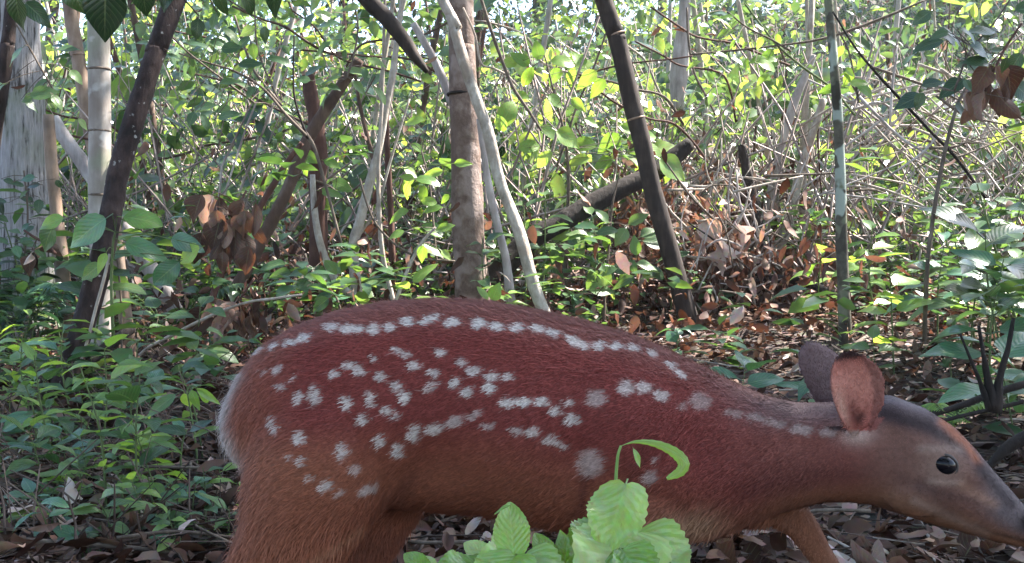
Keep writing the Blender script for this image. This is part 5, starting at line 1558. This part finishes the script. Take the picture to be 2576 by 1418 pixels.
def plain(name, col, rough, coat_w=0.0, spec=0.5):
    m, nt, out = new_mat(name)
    tc = N(nt, 'ShaderNodeTexCoord')
    nz = N(nt, 'ShaderNodeTexNoise', Scale=90.0, Detail=3.0)
    nt.links.new(tc.outputs['Object'], nz.inputs['Vector'])
    p = N(nt, 'ShaderNodeBsdfPrincipled', Roughness=rough)
    p.inputs['Specular IOR Level'].default_value = spec
    p.inputs['Coat Weight'].default_value = coat_w
    p.inputs['Coat Roughness'].default_value = 0.03
    nt.links.new(mixc(nt, nz.outputs[0], tuple(q * 0.8 for q in col), tuple(q * 1.2 for q in col)), p.inputs['Base Color'])
    nt.links.new(p.outputs[0], out.inputs[0])
    return m


M['eye'] = plain('eye', (0.004, 0.0035, 0.006), 0.1, 0.0, 0.16)
M['nose'] = plain('nose', (0.012, 0.010, 0.014), 0.35, 0.2)
M['hoof'] = plain('hoof', (0.02, 0.017, 0.015), 0.5)
M['lid'] = plain('lid', (0.03, 0.02, 0.018), 0.5)

nv = len(body_me.vertices)
V = np.empty(nv * 3, np.float32)
body_me.vertices.foreach_get('co', V)
V = V.reshape(-1, 3).astype(float)
NV = np.empty(nv * 3, np.float32)
body_me.vertices.foreach_get('normal', NV)
NV = NV.reshape(-1, 3).astype(float)
_vx, _vy = project(V)
_sd = np.abs(V[:, 1] - DD)
FORMS = [(1590, 1060, 95, 150, .0075), (1445, 1150, 70, 110, -.0065), (840, 1060, 130, 150, .0085), (1085, 1190, 80, 95, -.0115), (880, 880, 90, 50, .003), (1775, 1120, 75, 110, -.007), (1700, 1230, 60, 70, .005), (1290, 1100, 120, 120, .004),
         (2330, 1120, 60, 30, .002), (2290, 1250, 60, 35, .0035), (2440, 1235, 55, 25, -.003), (2250, 1110, 40, 40, -.003), (660, 1120, 60, 90, -.004)]
disp = np.zeros(nv)
for (x_, y_, sx_, sy_, a_) in FORMS: disp += a_ * np.exp(-(((_vx - x_) / sx_) ** 2 + ((_vy - y_) / sy_) ** 2))
for k_ in range(7): disp -= 0.0011 * np.exp(-(((_vx - (1180 + 45 * k_) - (_vy - 1050) * 0.15) / 9) ** 2 + ((_vy - 1080) / 110) ** 2))
disp *= sstep(0.012, 0.035, _sd) * (_vy < 1420)
V += NV * disp[:, None]
body_me.vertices.foreach_set('co', V.astype(np.float32).ravel())
body_me.update()
body_me.vertices.foreach_get('normal', _nb := np.empty(nv * 3, np.float32))
NV = _nb.reshape(-1, 3).astype(float)
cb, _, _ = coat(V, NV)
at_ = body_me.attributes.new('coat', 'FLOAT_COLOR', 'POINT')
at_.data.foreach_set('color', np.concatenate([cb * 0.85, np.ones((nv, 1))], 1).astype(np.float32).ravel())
body_me.materials.clear()
body_me.materials.append(M['fur'])
body_me.polygons.foreach_set('use_smooth', np.ones(len(body_me.polygons), bool))
fawn = empty('deer_fawn', (0, 0, 0))
fl = Vector((D_(1300, 1000).x, DD, FEET))
fawn.location = fl
FL3 = np.array(fl)
body_me.vertices.foreach_set('co', (V - FL3).astype(np.float32).ravel())
body_me.update()
link('body', body_me, fawn)

# fur strands: short tapered ribbons lying back along the coat
body_me.calc_loop_triangles()
nt_ = len(body_me.loop_triangles)
tri = np.empty(nt_ * 3, np.int32)
body_me.loop_triangles.foreach_get('vertices', tri)
tri = tri.reshape(-1, 3)
e1, e2 = V[tri[:, 1]] - V[tri[:, 0]], V[tri[:, 2]] - V[tri[:, 0]]
area = np.linalg.norm(np.cross(e1, e2), axis=1) / 2
NS = 250000
pick = RNG.choice(nt_, NS, p=area / area.sum())
u, v = RNG.uniform(size=NS), RNG.uniform(size=NS)
sw = u + v > 1
u[sw], v[sw] = 1 - u[sw], 1 - v[sw]
R0 = V[tri[pick, 0]] + e1[pick] * u[:, None] + e2[pick] * v[:, None]
NN = NV[tri[pick]].mean(1)
NN /= np.linalg.norm(NN, axis=1, keepdims=True)
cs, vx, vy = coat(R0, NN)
flow = np.tile([-1.0, 0, -0.22], (NS, 1))
lowl = sstep(1250, 1400, vy)[:, None]
flow = flow * (1 - lowl) + np.array([-0.25, 0, -1.0]) * lowl
rump = sstep(760, 580, vx)[:, None]
flow = flow * (1 - rump) + np.array([-0.35, 0, -1.0]) * rump
headm = sstep(2100, 2250, vx)[:, None]
flow = flow * (1 - headm) + np.array([-1.0, 0, 0.35]) * headm
earm = ((vx > 2000) & (vx < 2230) & (vy < 1050))[:, None]
flow = np.where(earm, np.array([-0.1, 0, 1.0]), flow)
flow += RNG.normal(size=(NS, 3)) * 0.16
flow -= NN * np.sum(flow * NN, 1, keepdims=True)
flow /= np.linalg.norm(flow, axis=1, keepdims=True) + 1e-9
ln = 0.0058 * np.ones(NS)
ln *= 1 - 0.68 * sstep(1900, 2250, vx)
ln *= 1 - 0.35 * sstep(1380, 1480, vy)
ln = np.where(earm[:, 0], 0.0035, ln)
whiteness = np.clip((cs.min(1) - 0.3) / 0.25, 0, 1) * sstep(660, 600, vx)
ln = ln * (1 + 0.8 * whiteness)
ln *= 1 + 0.25 * sstep(1240, 1300, vy) * (vx < 1900)
ln *= RNG.uniform(0.6, 1.25, NS)
fuzz = (RNG.uniform(0, 1, NS) < 0.09) & ~earm[:, 0] & (vx < 2150)
fuzz &= (cs.min(1) < 0.13) | (vx < 640)
ln = np.where(fuzz, ln * 1.75, ln)
# bare skin round the eye and nose
ey = np.exp(-(((vx - 2378) / 34) ** 2 + ((vy - 1172) / 26) ** 2)) > 0.4
ln = np.where(ey, 0.001, ln)
lift = RNG.uniform(0.12, 0.38, NS)[:, None] + 0.35 * whiteness[:, None] + 0.3 * fuzz[:, None]
side = np.cross(NN, flow)
wd = (0.00048 * RNG.uniform(0.7, 1.3, NS))[:, None]
root = R0 - NN * 0.001
mid_ = R0 + flow * (ln * 0.5)[:, None] + NN * (ln[:, None] * 0.5 * lift * 1.1)
tip_ = R0 + flow * ln[:, None] + NN * (ln[:, None] * lift * 0.9) + np.array([0, 0, -1]) * (ln * 0.10)[:, None]
FV = np.stack([root - side * wd, root + side * wd, mid_ - side * wd * 0.8, mid_ + side * wd * 0.8, tip_], 1) - FL3
flat = np.array([0, 1, 3, 2, 2, 3, 4])
loops = (np.arange(NS)[:, None] * 5 + flat[None]).ravel()
starts = (np.arange(NS)[:, None] * 7 + np.array([0, 4])[None]).ravel()
tot = np.tile([4, 3], NS)
br = RNG.uniform(0.78, 1.25, NS)[:, None]
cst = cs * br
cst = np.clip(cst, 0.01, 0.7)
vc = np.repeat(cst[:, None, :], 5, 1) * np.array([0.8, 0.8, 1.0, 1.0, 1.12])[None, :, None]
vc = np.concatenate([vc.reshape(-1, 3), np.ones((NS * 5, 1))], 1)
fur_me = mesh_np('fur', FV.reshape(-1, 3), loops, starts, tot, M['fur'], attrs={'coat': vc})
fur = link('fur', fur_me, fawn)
fur['kind'] = 'stuff'
fur['label'] = 'short red-brown coat with rows of white spots'


def ellipsoid(name, c, r, mat, parent, rot=None, seg=20):
    bm = bmesh.new()
    bmesh.ops.create_uvsphere(bm, u_segments=seg, v_segments=seg // 2 + 2, radius=1.0)
    mtx = (rot or Matrix.Identity(3)).to_4x4() @ Matrix.Diagonal((*r, 1))
    bmesh.ops.transform(bm, matrix=mtx, verts=bm.verts)
    me = bpy.data.meshes.new(name)
    bm.to_mesh(me)
    bm.free()
    me.polygons.foreach_set('use_smooth', np.ones(len(me.polygons), bool))
    me.materials.append(mat)
    return link(name, me, parent, Vector(c) - parent.location)


def surface_y(vx, vy):
    """Depth of the near flank on the sight line of a grid point."""
    px, py = CX + FOC * V[:, 0] / V[:, 1], CY - FOC * (V[:, 2] - CAMZ) / V[:, 1]
    m = (np.abs(px - vx) < 8) & (np.abs(py - vy) < 8)
    return V[m, 1].min()


ye = surface_y(2378, 1172)
tilt = Matrix.Rotation(math.radians(20), 3, 'Y')
for s in (-1, 1):
    yy = ye + 0.0050 if s < 0 else 2 * DD - ye - 0.0050
    c = at(2378, 1172, ye)
    c.y = yy
    e = ellipsoid('eye', c, (0.0130, 0.0088, 0.0098), M['eye'], fawn, tilt)
    # eyelid: a rim round the eye
    bmq = bmesh.new()
    ring = []
    for k in range(28):
        a = 2 * PI * k / 28
        row = []
        for j in range(8):
            b = 2 * PI * j / 8
            rr = 0.0016
            q = Vector(((0.0131 + rr * math.cos(b)) * math.cos(a), s * (0.002 + rr * math.sin(b)), (0.0099 + rr * math.cos(b)) * math.sin(a)))
            row.append(bmq.verts.new(tilt @ q))
        ring.append(row)
    for k in range(28):
        for j in range(8):
            bmq.faces.new((ring[k][j], ring[(k + 1) % 28][j], ring[(k + 1) % 28][(j + 1) % 8], ring[k][(j + 1) % 8]))
    bmesh.ops.recalc_face_normals(bmq, faces=bmq.faces)
    me = bpy.data.meshes.new('eyelid')
    bmq.to_mesh(me)
    bmq.free()
    me.polygons.foreach_set('use_smooth', np.ones(len(me.polygons), bool))
    me.materials.append(M['lid'])
    link('eyelid', me, e)
ellipsoid('nose', D_(2580, 1314), (0.0130, 0.0210, 0.0135), M['nose'], fawn, Matrix.Rotation(math.radians(32), 3, 'Y'))
for h in hoof_spots:
    for s in (-1, 1):
        bmq = bmesh.new()
        a = [(-0.010, 0), (0.012, 0.0), (0.020, 0.0)]
        prof_ = [(-0.011, 0.0, 0.0065), (-0.009, 0.020, 0.006)]
        low = [bmq.verts.new((x, y * 0.0068 + s * 0.0066, 0)) for x, y in ((-0.011, -1), (0.010, -1), (0.024, -0.1), (0.024, 0.1), (0.010, 1), (-0.011, 1))]
        hi = [bmq.verts.new((x, y * 0.006 + s * 0.0062, 0.024)) for x, y in ((-0.010, -1), (0.002, -1), (0.009, -0.5), (0.009, 0.5), (0.002, 1), (-0.010, 1))]
        bmq.faces.new(low[::-1])
        bmq.faces.new(hi)
        for k in range(6): bmq.faces.new((low[k], low[(k + 1) % 6], hi[(k + 1) % 6], hi[k]))
        me = bpy.data.meshes.new('hoof')
        bmq.to_mesh(me)
        bmq.free()
        me.materials.append(M['hoof'])
        link('hoof', me, fawn, Vector((h.x, h.y, gzf(h.x, h.y))) - fawn.location)
tag(fawn, 'red-brown spotted deer fawn walking with its head lowered', 'deer')

# what each repeated thing stands near
MARKS = [(-1.16, 3.08, 'the pale upright bamboo'), (-1.06, 2.57, 'the dark leaning tree'), (-1.63, 3.75, 'the fissured grey tree'), (-0.8, 3.3, 'the hanging brown dead leaves'), (-0.53, 3.8, 'the white forked tree'),
         (-0.14, 4.0, 'the straight brown trunk'), (0.1, 3.72, 'the slim pale mottled tree'), (0.7, 4.3, 'the dark leaning pole'), (1.0, 4.6, 'the dry leaf heap'), (1.05, 3.45, 'the lichen sapling'), (1.8, 4.6, 'the stick pile'),
         (0.86, 1.95, 'the small dark stump'), (-0.42, 1.5, 'the fawn\'s rump'), (0.35, 1.6, 'the fawn\'s neck')]
NEARBY = {'small seedlings on the floor', 'glossy blue-green seedlings', 'young yellow-green seedlings', 'leafy understorey shoots', 'dark leafy shoots', 'thin saplings on the slope', 'fallen twigs on the floor', 'crooked vine stems'}
for o in list(COL.objects):
    if o.parent is None and o.get('group') in NEARBY:
        x, y = o.location.x, o.location.y
        mx, my, w = min(MARKS, key=lambda q: (q[0] - x) ** 2 + (q[1] - y) ** 2)
        o['label'] = o['label'] + (' upslope behind ' if y > my + 1.0 else ' near ') + w

# ------------------------------------------------------------------ thin veil of air added to imitate glare and lift shadows
hz, hnt, hout = new_mat('glare_haze')
pv = N(hnt, 'ShaderNodeVolumePrincipled')
pv.inputs['Color'].default_value = (0.93, 0.94, 0.96, 1)
pv.inputs['Density'].default_value = 0.0022
pv.inputs['Anisotropy'].default_value = 0.35
hnt.links.new(pv.outputs[0], hout.inputs['Volume'])
bmh = bmesh.new()
bmesh.ops.create_cube(bmh, size=1.0)
hm = bpy.data.meshes.new('glare_haze')
bmesh.ops.transform(bmh, matrix=Matrix.Translation((0, 100, 6.25)) @ Matrix.Diagonal((330, 330, 16.5, 1)), verts=bmh.verts)
bmh.to_mesh(hm)
bmh.free()
hm.materials.append(hz)
tag(link('glare_haze', hm), 'thin veil added to imitate glare between the trees', 'glare_haze', kind='stuff')
cy.volume_bounces = 0
cy.volume_step_rate = 5.0
